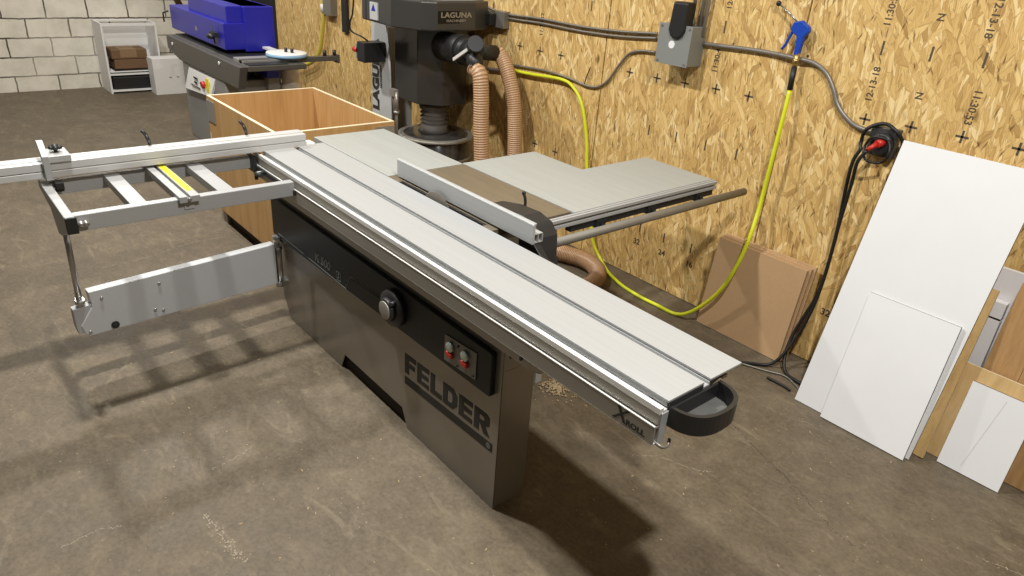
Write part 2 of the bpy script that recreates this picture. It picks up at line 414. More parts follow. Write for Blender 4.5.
# cabinet: front column with a toe notch
b = MB()
b.prism([(-3.20,FY,0),(-2.64,FY,0),(-2.60,FY,.085),(-2.10,FY,.085),(-2.06,FY,0),(-1.476,FY,0),(-1.476,FY,.70),(-3.27,FY,.70),(-3.27,FY,.12)], (0,.005,0))
b.box(-1.48,-1.476,FY,FY+.147,.004,.60)
b.prism([(-1.48,FY,.60),(-1.48,FY+.147,.60),(-1.48,FY+.147,.69),(-1.48,FY+.09,.69),(-1.48,FY+.07,.645),(-1.48,FY+.025,.645),(-1.48,FY+.025,.70),(-1.48,FY,.70)], (.004,0,0))
b.box(-3.27,-3.265,FY,FY+.147,.12,.70)
b.box(-3.20,-1.48,FY+.142,FY+.147,.09,.70)
cab = b.build('cabinet', M['steel_paint'], saw, .003)
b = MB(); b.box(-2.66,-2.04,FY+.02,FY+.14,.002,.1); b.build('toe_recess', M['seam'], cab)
b = MB()   # maker's name in heavy capitals with an underline
def glyphs(b, word, org, h, wtot, rise):
    G = {'F':(.80,[[(0,0),(.29,0),(.29,1),(0,1)],[(.29,.76),(.78,.76),(.78,1),(.29,1)],[(.29,.37),(.70,.37),(.70,.60),(.29,.60)]]),
         'E':(.82,[[(0,0),(.29,0),(.29,1),(0,1)],[(.29,.78),(.80,.78),(.80,1),(.29,1)],[(.29,.39),(.76,.39),(.76,.61),(.29,.61)],[(.29,0),(.80,0),(.80,.22),(.29,.22)]]),
         'L':(.74,[[(0,0),(.29,0),(.29,1),(0,1)],[(.29,0),(.74,0),(.74,.25),(.29,.25)]])}
    def ring(o, i): return [[o[k], o[(k+1) % len(o)], i[(k+1) % len(o)], i[k]] for k in range(len(o))]
    G['D'] = (.90, ring([(0,0),(.62,0),(.88,.26),(.88,.74),(.62,1),(0,1)], [(.29,.24),(.50,.24),(.59,.34),(.59,.66),(.50,.76),(.29,.76)]))
    G['R'] = (.90, [[(0,0),(.29,0),(.29,.36),(0,.36)],[(.36,.36),(.64,.36),(.90,0),(.56,0)]] +
              ring([(0,.36),(.66,.36),(.86,.52),(.86,.86),(.70,1),(0,1)], [(.29,.56),(.50,.56),(.57,.61),(.57,.73),(.50,.78),(.29,.78)]))
    tot = sum(G[c][0]+.08 for c in word)-.08; k = wtot/tot; x = 0
    for c in word:
        w, polys = G[c]
        for p in polys:
            q = [(org[0]+(x+a)*k, org[1], org[2]+bb*h+rise*(x+a)*k) for a, bb in p]
            b.prism(q, (0,-.001,0))
        x += w+.08
glyphs(b, 'FELDER', (-2.077,FY-.0001,.276), .092, .556, .043)
zz = lambda x: .043*(x+2.077)
b.prism([(-2.077,FY-.0001,.222),(-1.503,FY-.0001,.222+zz(-1.503)),(-1.503,FY-.0001,.259+zz(-1.503)),(-2.077,FY-.0001,.259)], (0,-.001,0))
let = b.build('maker_lettering', M['ink'], cab)
b = MB(); b.lathe((-1.525,FY-.0012,.241+zz(-1.525)), [(.012,0),(.012,-.0006)], 20, 'y'); 
b.build('registered_mark', M['dim_print'], let)

# black control panel
PY = FY-.022
b = MB(); b.prism([(-3.29,PY,.47),(-3.27,PY,.455),(-1.516,PY,.488),(-1.510,PY,.494),(-1.510,PY,.657),(-1.516,PY,.662),(-3.27,PY,.662),(-3.29,PY,.645)], (0,.022,0))
pan = b.build('control_panel', M['panel_black'], saw, .006, 3)
b = MB(); b.prism([(-2.50,PY,.482),(-2.46,PY,.545),(-2.16,PY,.557),(-2.12,PY,.50)], (0,-.0025,0)); b.build('panel_inlay', M['panel_dark'], pan, .001)
b = MB()
b.tube([(-3.22,PY-.001,.487),(-2.52,PY-.001,.474),(-2.475,PY-.001,.55),(-2.12,PY-.001,.562)], .0016, 6)
b.build('panel_groove_line', M['dim_print'], pan)
b = MB()
rm = lambda x, z, r=0: Matrix.Translation((x,PY-.001,z)) @ Matrix.Rotation(pi/2,4,'X') @ Matrix.Rotation(r,4,'Z')
sh = Matrix.Identity(4); sh[0][1] = .25
b.text('K 500', .062, rm(-2.735,.518,.01) @ sh, .001); b.build('model_lettering', M['dim_print'], pan)
b = MB(); b.text('S', .034, rm(-2.585,.5055), .0004)
for q in ((-2.606,-2.564,.484,.487),(-2.606,-2.564,.524,.527),(-2.606,-2.603,.484,.527),(-2.567,-2.564,.484,.527)): b.box(q[0],q[1],PY-.0016,PY,q[2],q[3])
b.build('model_badge', M['dim_print'], pan)
# hand wheel
hx, hz = -2.112, .567
b = MB(); b.lathe((hx,PY,hz), [(.074,0),(.077,-.008),(.074,-.026),(.05,-.030)], 36, 'y'); b.lathe((hx,PY,hz), [(.05,-.028),(.048,-.046),(.043,-.05)], 28, 'y')
hw = b.build('handwheel', M['plastic'], pan)
b = MB(); b.lathe((hx,PY,hz), [(.038,-.048),(.038,-.052),(.033,-.054),(.005,-.054)], 28, 'y'); b.build('dial_face', M['alu_dull'], hw)
b = MB(); b.cyl((hx+.042,PY-.02,hz+.044),(hx+.042,PY-.05,hz+.044),.009); b.build('crank_knob', M['char'], hw)
# switch plate with two pairs of buttons
b = MB(); b.prism([(-1.775,PY,.505),(-1.588,PY,.517),(-1.588,PY,.626),(-1.775,PY,.612)], (0,-.004,0)); sp = b.build('switch_plate', M['plate'], pan, .003)
for cx, dz in ((-1.733,.014),(-1.645,.022)):
    b = MB(); b.lathe((cx,PY,.566+dz), [(.020,-.003),(.020,-.014),(.017,-.017),(.003,-.017)], 22, 'y'); b.build('start_button', M['greenish'], sp)
    b = MB(); b.prism([(cx-.018,PY-.003,.522+dz),(cx+.018,PY-.003,.522+dz),(cx+.018,PY-.003,.545+dz),(cx-.018,PY-.003,.545+dz)], (0,-.014,0)); b.build('stop_button', M['red'], sp, .005)
for cx, cz in ((-1.69,.602),(-1.60,.53),(-1.69,.522)):
    b = MB(); b.lathe((cx,PY,cz), [(.005,-.004),(.005,-.008)], 10, 'y'); b.build('plate_screw', M['plastic'], sp)

# main body under the table
b = MB()
b.box(-3.0,-2.0,1.52,2.0,.10,.845); b.box(-2.04,-2.0,1.99,2.03,0,.84); b.box(-3.0,-2.9,1.99,2.03,0,.84)
b.box(-3.0,-2.01,1.55,1.6,0,.1); b.box(-2.04,-2.0,1.52,1.60,0,.1)
b.build('machine_base', M['cab_side'], saw, .004)
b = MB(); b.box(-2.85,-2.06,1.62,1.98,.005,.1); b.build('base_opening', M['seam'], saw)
# fixed guide rail the carriage runs on
b = MB(); b.prism([(-3.25,1.262,.725),(-3.25,1.262,.79),(-3.25,1.30,.80),(-3.25,1.50,.80),(-3.25,1.50,.69),(-3.25,1.31,.69)], (1.95,0,0))
rail = b.build('guide_rail', M['alu_dull'], saw, .003)
b = MB(); b.cyl((-1.34,1.259,.745),(-1.34,1.262,.745),.007,n=10); b.build('rail_bolt', M['plastic'], rail)

# sliding carriage
X0, X1 = -3.315, -.815
b = MB()
b.box(X0,X1,1.283,1.431,.883,.89); b.box(X0,X1,1.459,1.602,.883,.89)          # two top plates
b.box(X0,X1-.004,1.285,1.429,.868,.884); b.box(X0,X1-.03,1.461,1.60,.868,.884)
b.prism([(X0,1.283,.868),(X0,1.60,.868),(X0,1.55,.84),(X0,1.45,.83),(X0,1.40,.77),(X0,1.30,.77),(X0,1.30,.862)], (X1-X0-.06,0,0))
car = b.build('sliding_carriage', M['alu'], saw, .001)
b = MB(); b.box(X0,X1-.002,1.428,1.462,.866,.872); b.box(X0,X1-.002,1.428,1.4335,.872,.880); b.box(X0,X1-.002,1.4565,1.462,.872,.880); b.build('table_slot', M['frame_paint'], car)
X0 = -3.365
b = MB()
b.m(0).box(X0,X1,1.268,1.284,.855,.866)                                        # recess floor
b.m(1).box(X0,X1,1.254,1.269,.858,.876)                                        # bright top lip
b.m(2).box(X0,X1,1.2545,1.275,.826,.859)
b.m(0).box(X0,X1,1.262,1.290,.77,.83)
b.m(1).box(X0,X1,1.2435,1.248,.8225,.8265); b.m(2).box(X0,X1,1.248,1.264,.815,.822)
b.m(2).box(X0,X1,1.2455,1.252,.768,.823); b.m(0).box(X0,X1,1.2455,1.268,.766,.769)
b.build('edge_profile', [M['alu_y'], M['alu_edge'], M['alu_dull']], car, .001)
b = MB(); sk = Matrix.Translation((-.878,1.2452,.793)) @ Matrix.Rotation(pi/2,4,'X')
b.text('X', .062, sk @ Matrix.Translation((-.046,.004,0)) @ sh @ Matrix.Diagonal((1.0,1,1,1)), .001)
b.text('ROLL', .024, sk @ Matrix.Translation((.004,-.008,0)) @ Matrix.Diagonal((1.1,1,1,1)), .0008)
b.build('rail_lettering', M['ink'], car)
b = MB(); b.box(X1-.001,X1+.003,1.262,1.29,.76,.86); b.build('end_plate', M['frame_paint'], car, .002)
b = MB(); b.box(X1-.003,X1+.001,1.288,1.428,.815,.882); b.prism([(X1-.02,1.46,.881),(X1-.02,1.595,.881),(X1-.02,1.57,.86),(X1-.02,1.46,.83)], (-.03,0,0)); b.build('end_cap', M['char'], car)  # dark end cover; the second dark piece paints shade under the right plate
b = MB(); b.tube(spline([(-.84,1.262,.772),(-.808,1.264,.766),(-.797,1.272,.762),(-.797,1.29,.762),(-.803,1.302,.772)],5), .0045, 8)
b.build('release_hook', M['cable_g'], car)
b = MB(); b.box(-.845,-.826,1.54,1.56,.852,.862); b.build('bolt', M['conduit'], car)
# half-round tray on the carriage end
b = MB()
cx, cy, R0, R1 = -.812, 1.395, .108, .097
def arc(r, n=22): return [(cx+(r-.012)*max(0,math.cos(a))**.8, cy+r*math.copysign(abs(math.sin(a))**.8, math.sin(a))) for a in [(-pi/2)+pi*k/n for k in range(n+1)]]
out = arc(R0); inn = arc(R1)
for (p, q), (r, s_) in zip(zip(out[:-1], out[1:]), zip(inn[:-1], inn[1:])):
    vs = [(*p,.815),(*q,.815),(*q,.872),(*p,.872),(*r,.815),(*s_,.815),(*s_,.872),(*r,.872)]
    b.add(vs, [(0,1,2,3),(3,2,6,7),(7,6,5,4),(4,5,1,0)])
b.box(cx-.004,cx+.004,cy-R0,cy+R0,.815,.866)
tr = b.build('tool_tray', M['plastic'], car)
b = MB(); b.prism([(x,y,.818) for x, y in inn], (0,0,.005)); b.build('tray_floor', M['tray_dust'], tr)

# bare cast main table and pale extension tables
b = MB(); b.box(-2.684,-1.93,1.632,2.028,.855,.889); b.box(-2.684,-2.60,1.606,1.632,.855,.889); b.box(-1.99,-1.93,1.606,1.632,.855,.889)
for x in (-2.6,-2.2,-1.98): b.box(x,x+.015,1.66,2.02,.82,.856)
b.build('main_table', M['iron'], saw, .002)
b = MB(); b.box(-3.432,-2.686,1.606,2.026,.853,.891); b.build('rear_table_extension', M['grey_table'], saw, .002)
b = MB(); b.box(-2.697,-1.912,2.031,2.503,.853,.891)
for x in (-2.69,-2.3,-1.93): b.box(x,x+.012,2.05,2.49,.82,.855)
b.build('side_table_extension', M['grey_table'], saw, .002)
b = MB(); b.box(-2.340,-1.912,2.505,2.992,.853,.891); b.box(-2.33,-2.318,2.52,2.98,.82,.855); b.box(-1.93,-1.918,2.52,2.98,.82,.855)
b.build('side_table_extension', M['grey_table'], saw, .002)
b = MB()
b.box(-1.91,-1.898,1.86,3.0,.845,.889); b.box(-1.898,-1.885,1.86,3.0,.872,.886); b.box(-1.898,-1.884,1.86,3.0,.848,.862)
fr = b.build('front_rail', M['alu'], saw, .0015)
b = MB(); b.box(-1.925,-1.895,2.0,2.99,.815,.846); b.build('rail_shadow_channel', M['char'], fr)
b = MB(); b.cyl((-1.846,1.72,.812),(-1.846,3.20,.812),.019,n=20); tb = b.build('fence_tube', M['steel_tube'], saw)
for y in (2.18,2.52,2.88):
    b = MB(); b.cyl((-1.90,y,.82),(-1.855,y,.813),.008,n=10); b.box(-1.915,-1.89,y-.03,y+.03,.805,.842); b.build('tube_bracket', M['char'], tb)

# rip fence
b = MB()
b.prism([(-2.655,1.634,.897),(-2.655,1.634,.972),(-2.655,1.640,.978),(-2.655,1.650,.978),(-2.655,1.644,.968),(-2.655,1.644,.897)], (.925,0,0))
b.box(-2.655,-1.735,1.644,1.69,.897,.901); b.box(-2.655,-1.735,1.644,1.69,.93,.934); b.box(-2.655,-1.735,1.686,1.69,.897,.934); b.box(-2.655,-1.735,1.665,1.669,.897,.932)
rf = b.build('rip_fence', M['alu'], saw, .0008)
b = MB()
b.prism([(-2.12,1.70,.893),(-2.10,1.70,.925),(-1.98,1.70,.948),(-1.87,1.70,.952),(-1.80,1.70,.935),(-1.765,1.70,.895),(-1.758,1.70,.84),(-1.760,1.70,.76),(-1.80,1.70,.76),(-1.815,1.70,.775),(-1.875,1.70,.775),(-1.885,1.70,.835),(-1.885,1.70,.893)], (0,.10,0))
fh = b.build('fence_carrier', M['char'], rf, .012, 3)
b = MB(); b.tube(spline([(-2.0,1.83,.92),(-2.003,1.832,.95),(-2.012,1.83,.975)],4), .006, 8); b.ball((-2.013,1.83,.978),.009); b.tube([(-2.0,1.79,.92),(-2.0,1.835,.92)], .008, 8); b.build('clamp_lever', M['plastic'], fh)
b = MB(); b.box(-1.84,-1.80,1.75,1.79,.55,.76); b.box(-1.82,-1.79,1.80,1.84,.70,.78); b.build('carrier_post', M['char'], fh, .003)
b = MB(); b.box(-1.90,-1.78,1.69,1.71,.86,.897); b.prism([(-1.76,1.65,.897),(-1.745,1.65,.897),(-1.66,1.65,.83),(-1.675,1.65,.83)], (0,.03,0)); b.build('fence_clamp', M['char'], rf, .002)
# saw blade with riving knife
b = MB(); n = 48; bx, bz, r = -2.315, .812, .112
pts = []
for k in range(n):
    a = 2*pi*k/n
    pts += [(bx+(r-.006)*math.cos(a),1.6165,bz+(r-.006)*math.sin(a)), (bx+r*math.cos(a+.06),1.6165,bz+r*math.sin(a+.06))]
b.prism(pts, (0,.003,0)); b.lathe((bx,1.6165,bz), [(.05,0),(.05,-.004)], 24, 'y'); b.build('saw_blade', M['steel_tube'], saw)
b = MB(); b.box(-2.60,-1.99,1.607,1.6145,.85,.884); b.box(-2.60,-1.99,1.6235,1.631,.85,.884); b.build('throat_insert', M['char'], saw)

# outrigger table
b = MB()
b.box(-3.375,-3.338,.385,1.24,.80,.86); b.box(-2.925,-2.885,.385,1.245,.795,.86)
of = b.build('outrigger_frame', M['frame_paint'], saw, .003)
b = MB()
b.prism([(-3.375,.353,.862),(-2.865,.353,.862),(-2.865,.353,.803),(-3.03,.353,.735),(-3.10,.353,.72),(-3.17,.353,.80),(-3.375,.353,.832)], (0,.034,0)); b.build('end_bar', M['frame_paint'], of, .003)
b = MB(); b.box(-2.866,-2.852,.352,.390,.80,.864); b.build('end_cap', M['plastic'], of, .002)
for y0, y1 in ((.588,.648),(.925,.99)):
    b = MB(); b.box(-3.34,-2.92,y0,y1,.825,.861); b.build('cross_slat', M['frame_paint'], of, .002)
b = MB()
b.box(-3.46,-2.86,.755,.786,.850,.876); b.box(-3.46,-2.86,.798,.835,.850,.876); b.box(-3.46,-2.86,.783,.80,.848,.858); b.box(-3.42,-2.88,.775,.815,.815,.851)
ts = b.build('scale_rail', M['frame_paint'], of, .0015)
b = MB(); b.box(-3.45,-2.93,.803,.83,.8763,.8772); b.build('yellow_scale', M['yellow'], ts)
b = MB(); b.cyl((-2.862,.792,.864),(-2.848,.792,.864),.007,n=10); b.build('stop_pin', M['chrome'], ts)
b = MB(); b.cyl((-2.868,.39,.83),(-2.868,.415,.83),.012,n=12); b.ball((-2.866,.418,.83),.014); b.build('locking_knob', M['chrome'], of)
b = MB(); b.cyl((-3.30,.385,.835),(-3.30,.43,.835),.012,n=12); b.box(-3.325,-3.275,.40,.43,.84,.868); b.build('locking_knob', M['plastic'], of, .002)
b = MB(); b.box(-3.39,-2.87,1.236,1.2435,.80,.822); b.box(-3.375,-3.30,1.225,1.244,.79,.865); b.build('mounting_strip', M['char'], of)
b = MB(); b.tube([(-3.18,1.236,.82),(-3.18,1.19,.82),(-3.165,1.185,.80)], .009, 8); b.tube([(-3.18,1.19,.82),(-3.10,1.185,.835)], .010, 8); b.build('clamp_lever', M['plastic'], of)
b = MB(); b.cyl((-3.235,1.24,.80),(-3.235,1.215,.80),.013,n=12); b.build('clamp_bolt', M['alu_edge'], of)
b = MB(); b.cyl((-3.105,.378,.75),(-3.19,.381,.36),.012,n=14); b.cyl((-3.175,.381,.385),(-3.19,.381,.345),.019,n=14); b.build('support_rod', M['chrome'], of)
# swinging support arm
pa, pb = Vector((-3.245,1.265,0)), Vector((-3.19,.40,0)); dv = (pb-pa).normalized(); nv = Vector((dv.y,-dv.x,0)); L = (pb-pa).length
if nv.x < 0: nv = -nv
def A(s_, z, off=0): return tuple(pa+dv*s_+nv*off+Vector((0,0,z)))
b = MB(); b.prism([A(0,.212,-.025),A(L+.01,.206,-.025),A(L+.028,.222,-.025),A(L+.038,.262,-.025),A(L-.016,.338,-.025),A(L-.018,.358,-.025),A(L-.014,.412,-.025),A(0,.432,-.025)], tuple(nv*.05))
ar = b.build('support_arm', M['arm_paint'], saw, .003)
b = MB(); b.prism([A(L+.055,.262,-.022),A(L+.05,.225,-.022),A(L-.02,.225,-.022),A(L-.02,.352,-.022),A(L+.055,.345,-.022)], tuple(nv*.042)); b.build('arm_end_block', M['frame_paint'], ar, .002)
for s_, z, r in ((L-.06,.372,.007),(L-.30,.375,.007),(L-.265,.250,.007),(L-.30,.238,.007),(L+.008,.226,.007)):
    b = MB(); b.cyl(A(s_,z,.024),A(s_,z,.030),r,n=10); b.build('arm_bolt', M['chrome'], ar)
b = MB(); b.cyl(A(L-.092,.230,.024),A(L-.092,.230,.031),.017,n=16); b.cyl(A(L-.092,.230,.03),A(L-.092,.230,.036),.008,n=6); b.build('roller_bolt', M['plastic'], ar)
b = MB(); b.cyl((-3.235,1.287,.20),(-3.235,1.287,.46),.017,n=16); b.cyl((-3.235,1.287,.435),(-3.235,1.287,.468),.023,n=16); b.cyl((-3.235,1.287,.395),(-3.235,1.287,.41),.021,n=16); b.cyl((-3.235,1.287,.19),(-3.235,1.287,.215),.024,n=16); b.box(-3.26,-3.20,1.287,FY,.20,.225); b.box(-3.26,-3.20,1.287,FY,.425,.445)
b.build('pivot_post', M['chrome'], ar)

# crosscut fence
b = MB()
fx0, fx1, fy0, fy1 = -3.395, -3.292, -.55, 1.50
b.box(fx0,fx1,fy0,fy1,.918,.95); b.box(fx0+.01,fx1-.006,fy0,fy1,.914,.919); b.box(fx0,fx1,fy0,fy1,.888,.915)
b.box(fx0+.02,fx0+.07,fy0,fy1,.949,.954)
cf = b.build('crosscut_fence', M['alu_y'], saw, .002)
b = MB(); b.box(fx1-.06,fx1+.004,fy1,fy1+.045,.888,.902); b.build('fence_shoe', M['white_warm'], cf, .003)
def lever(y):
    b = MB(); b.cyl((fx0+.02,y,.945),(fx0+.015,y,.975),.007,n=10); b.tube([(fx0+.015,y,.97),(fx0+.005,y-.006,1.0)], .008, 10)
    l = b.build('fence_lever', M['plastic'], cf); b = MB(); b.tube([(fx0+.005,y-.006,.998),(fx0-.002,y-.02,1.02)], .0075, 10); b.build('lever_tip', M['char'], l)
lever(.80); lever(1.235)
b = MB(); b.box(fx0-.01,fx1+.012,.385,.476,.951,.978); st = b.build('flip_stop', M['frame_paint'], cf, .002)
b = MB(); b.prism([(fx1+.006,.372,.885),(fx1+.028,.372,.885),(fx1+.032,.372,.985),(fx1-.04,.372,1.035),(fx1-.062,.372,1.03),(fx1+.008,.372,.968)], (0,.024,0)); b.build('stop_finger', M['frame_paint'], st, .002)
b = MB(); b.cyl((fx0+.05,.435,.977),(fx0+.05,.435,.99),.008,n=10)
for k in range(5):
    a = 2*pi*k/5; b.ball((fx0+.05+.016*math.cos(a),.435+.016*math.sin(a),.997),.011,10,(1,1,.8))
b.ball((fx0+.05,.435,.998),.016,12,(1,1,.8)); b.build('star_knob', M['plastic'], st)

# sawdust under the saw
b = MB()
for k in range(420):
    a = random.random()*2*pi; r = abs(random.gauss(0,.05)); x, y = -1.93+r*math.cos(a)*1.3, 2.05+r*math.sin(a)
    if x < -1.985: continue
    s_ = random.uniform(.002,.006); h = max(.003, .02-.14*r)
    b.ball((x,y,h*.4), s_, 6, (1.4,1,.5))
stuff(b.build('sawdust_pile', M['sawdust']), 'loose pale sawdust heaped on the floor beside the saw base', 'sawdust')

# ------------------------------------------------------------------ plywood bin
ax0, ax1, ay0, ay1, zt, th = -4.74, -3.67, 1.50, 2.24, .86, .018
bn = thing('wooden_bin', 'open topped tan plywood bin with pale rim standing behind the saw', 'bin', (-4.2,1.87,0))
def bin_panel(name, x0, x1, y0, y1):
    b = MB(); b.box(x0,x1,y0,y1,.10,zt-.003); p = b.build(name, M['ply'], bn)
    b = MB(); b.box(x0,x1,y0,y1,zt-.003,zt); b.build('edge_band', M['ply_edge'], p); return p
fp = bin_panel('side_panel', ax0, ax1, ay0, ay0+th); bin_panel('side_panel', ax0, ax1, ay1-th, ay1)
bin_panel('side_panel', ax0, ax0+th, ay0+th, ay1-th); bin_panel('side_panel', ax1-th, ax1, ay0+th, ay1-th)
b = MB(); b.box(ax0+.01,ax1-.01,ay0+.01,ay1-.01,.085,.103); b.build('bottom_panel', M['ply'], bn)
b = MB(); b.box(ax0,ax0+.012,ay0-.001,ay0+.0,.10,.62); b.build('edge_strip', M['ply_edge'], fp)
b = MB(); b.box(ax0-.002,ax0+.13,ay0-.004,ay0-.001,.70,.835); b.build('bracket_and_shade_plate', M['ply_grey'], fp)
b = MB(); b.box(ax1,ax1+.003,ay1-.13,ay1-.005,.70,.835); b.build('bracket_and_shade_plate', M['ply_grey'], bn)  # no bracket here: thin grey plate paints the shade on this corner
b = MB(); b.box(ax0+.005,ax0+.075,ay0+.02,ay0+.09,.0,.085); b.build('foot_block', M['ply_grey'], bn)
b = MB(); b.box(ax1-.075,ax1-.005,ay0+.02,ay0+.09,.0,.085); b.build('foot_block', M['ply_grey'], bn)
b = MB(); b.box(ax0+.08,ax1-.08,ay0+.04,ay1-.04,.012,.085); b.build('gap_shade_block', M['seam'], bn)  # near-black block puts the shade of the gap under the bin into colour

# ------------------------------------------------------------------ dust collector
dc = thing('dust_collector', 'tall charcoal cyclone dust collector with overhanging hood against the strand board wall', 'dust collector', (-4.45,3.0,0))
b = MB(); b.prism([(-4.70,2.72,1.31),(-4.66,2.62,1.31),(-4.30,2.60,1.31),(-4.10,2.69,1.31),(-4.045,2.79,1.31),(-4.04,3.10,1.31),(-4.10,3.26,1.31),(-4.70,3.26,1.31)], (0,0,.185))
b.prism([(-4.745,2.66,1.31),(-4.73,2.625,1.31),(-4.66,2.615,1.31),(-4.66,3.2,1.31),(-4.745,3.2,1.31)], (0,0,.185))
hd = b.build('hood', M['dc_grey'], dc, .012, 3)
b = MB(); b.prism([(-4.66,2.66,1.496),(-4.30,2.63,1.496),(-4.12,2.73,1.496),(-4.07,2.88,1.496),(-4.07,3.10,1.496),(-4.12,3.23,1.496),(-4.66,3.23,1.496)], (0,0,.02)); b.build('hood_lid', M['dc_white'], hd, .004)
# name plate on the hood's right face
p0, p1 = Vector((-4.0985,2.715,0)), Vector((-4.0435,2.885,0))
b = MB(); b.obox((-4.047,2.80,1.36), (.0,.29,0), (.005,0,0), (0,0,.078)); npz = b.build('name_plate', M['panel_dark'], hd)
bm_ = lambda y, z: Matrix.Translation((-4.0405,y,z)) @ Matrix.Rotation(pi/2,4,'Z') @ Matrix.Rotation(pi/2,4,'X')
b = MB(); b.text('LAGUNA', .046, bm_(2.945,1.411) @ Matrix.Diagonal((1.35,1,1,1)), .0012); b.text('MACHINERY', .022, bm_(2.945,1.376) @ Matrix.Diagonal((1.3,1,1,1)), .0004); b.build('plate_lettering', M['alu_dull'], npz)
b = MB(); b.box(-4.575,-4.475,2.600,2.618,1.33,1.44); lb = b.build('warning_label', M['dc_white'], hd)
b = MB(); b.prism([(-4.555,2.599,1.385),(-4.495,2.599,1.385),(-4.525,2.599,1.432)], (0,.001,0)); b.build('label_symbol', M['blue'], lb)
# octagonal body
oc = [(-4.78,2.98),(-4.66,2.85),(-4.36,2.85),(-4.23,2.98),(-4.23,3.19),(-4.36,3.31),(-4.66,3.31),(-4.78,3.19)]
b = MB(); b.prism([(x,y,.77) for x, y in oc], (0,0,.55)); bd = b.build('cyclone_body', M['dc_dark'], dc, .006)
b = MB(); b.lathe((-4.40,3.03,0), [(.12,.77),(.11,.72),(.085,.705),(.105,.69),(.085,.675),(.105,.66),(.085,.645),(.105,.63),(.085,.615),(.105,.60),(.10,.575),(.12,.55)], 28); b.build('drum_connector', mat('grey_rubber_bellows', (.09,.083,.072), .55, noise=.2), dc)
b = MB(); b.lathe((-4.38,3.035,0), [(.25,.03),(.262,.05),(.262,.28),(.268,.29),(.268,.31),(.262,.32),(.262,.51),(.24,.53)], 36); dr = b.build('collection_drum', M['dc_dark'], dc)
b = MB(); b.lathe((-4.38,3.035,0), [(.262,.515),(.282,.518),(.285,.528),(.280,.538),(.265,.54)], 40); b.build('drum_lid_rim', M['ring'], dr)
b = MB(); b.lathe((-4.38,3.035,0), [(.264,.525),(.262,.538),(.20,.545),(.12,.548)], 40); b.build('drum_lid', M['dc_dark'], dr)
b = MB(); b.lathe((-4.38,3.035,0), [(.262,.36),(.274,.365),(.274,.38),(.262,.385)], 40); b.build('clamp_band', M['ring'], dr)
# white side panel with upright lettering
b = MB(); b.prism([(-4.97,2.84,.0),(-4.97,2.84,1.31),(-4.80,2.84,1.31),(-4.745,2.84,1.2),(-4.72,2.84,1.05),(-4.70,2.84,.55),(-4.70,2.84,.0)], (0,.012,0)); b.box(-4.982,-4.97,2.84,3.2,0,1.31)
wp = b.build('support_column', M['dc_white'], dc, .003)
Mx = Matrix.Translation((-4.915,2.8385,.88)) @ Matrix.Rotation(pi/2,4,'X') @ Matrix.Rotation(pi/2,4,'Z')
b = MB(); b.text('LAGUNA', .125, Mx, .007, .001, 'CENTER', 1.05); b.text('MACHINERY', .03, Matrix.Translation((.075,0,0)) @ Mx, .001, .001); b.build('upright_lettering', M['ink'], wp)
b = MB(); b.box(-4.88,-4.77,2.66,2.84,1.0,1.14); sb = b.build('switch_box', M['plastic'], dc, .006)
b = MB(); b.cyl((-4.88,2.67,1.075),(-4.935,2.67,1.075),.02,n=14); b.build('stop_button', M['red'], sb)
b = MB(); b.box(-4.893,-4.88,2.655,2.75,1.02,1.12); b.build('switch_face', M['greenish'], sb)
b = MB(); b.tube(spline([(-4.78,2.70,1.15),(-4.80,2.66,1.18),(-4.88,2.62,1.21),(-4.86,2.60,1.27),(-4.83,2.605,1.33),(-4.80,2.60,1.42),(-4.79,2.60,1.49)],6), .006, 8); b.build('power_lead', M['rubber'], sb)
# inlet flange and branch with two ports
b = MB(); b.cyl((-4.25,3.0,1.185),(-3.95,2.955,1.20),.10,n=28); b.cyl((-3.96,2.955,1.20),(-3.87,2.93,1.21),.095,.07,n=28); inl = b.build('inlet_flange', M['plastic'], dc)
b = MB(); b.cyl((-3.90,2.935,1.21),(-3.72,2.875,1.235),.064,.056,n=24); b.cyl((-3.76,2.885,1.22),(-3.68,2.85,1.12),.054,n=20); b.cyl((-3.80,2.91,1.22),(-3.79,3.09,1.203),.050,n=20)
br_ = b.build('branch_fitting', M['plastic'], inl)
b = MB(); b.cyl((-3.71,2.85,1.265),(-3.665,2.825,1.29),.050,n=24); b.build('end_plug', M['char'], br_)
b = MB(); b.obox((-3.885,2.815,1.15),(.15,0,.085),(.0,.014,0),(-.007,0,.018)); b.build('blast_gate', M['alu_edge'], br_)
b = MB(); b.obox((-3.72,2.84,1.10),(.14,.02,-.12),(.0,.02,0),(.004,.0,.012)); b.build('gate_slide', M['char'], br_)
# lifting lever on a leg
b = MB(); b.cyl((-4.42,2.72,.50),(-4.43,2.72,.84),.010,n=10); b.cyl((-4.427,2.72,.72),(-4.43,2.72,.855),.016,n=12); b.cyl((-4.427,2.72,.70),(-4.427,2.72,.72),.022,n=12); b.tube([(-4.47,2.72,.855),(-4.47,2.72,.80),(-4.45,2.73,.62)], .009, 8)
b.box(-4.49,-4.42,2.70,2.73,.82,.87); b.tube([(-4.40,2.72,.52),(-4.33,2.72,.44)], .012, 8); b.tube([(-4.42,2.72,.50),(-4.42,2.74,.02)], .014, 8); b.box(-4.47,-4.37,2.70,2.80,0,.02)
b.build('drum_lift_lever', M['conduit'], dc)

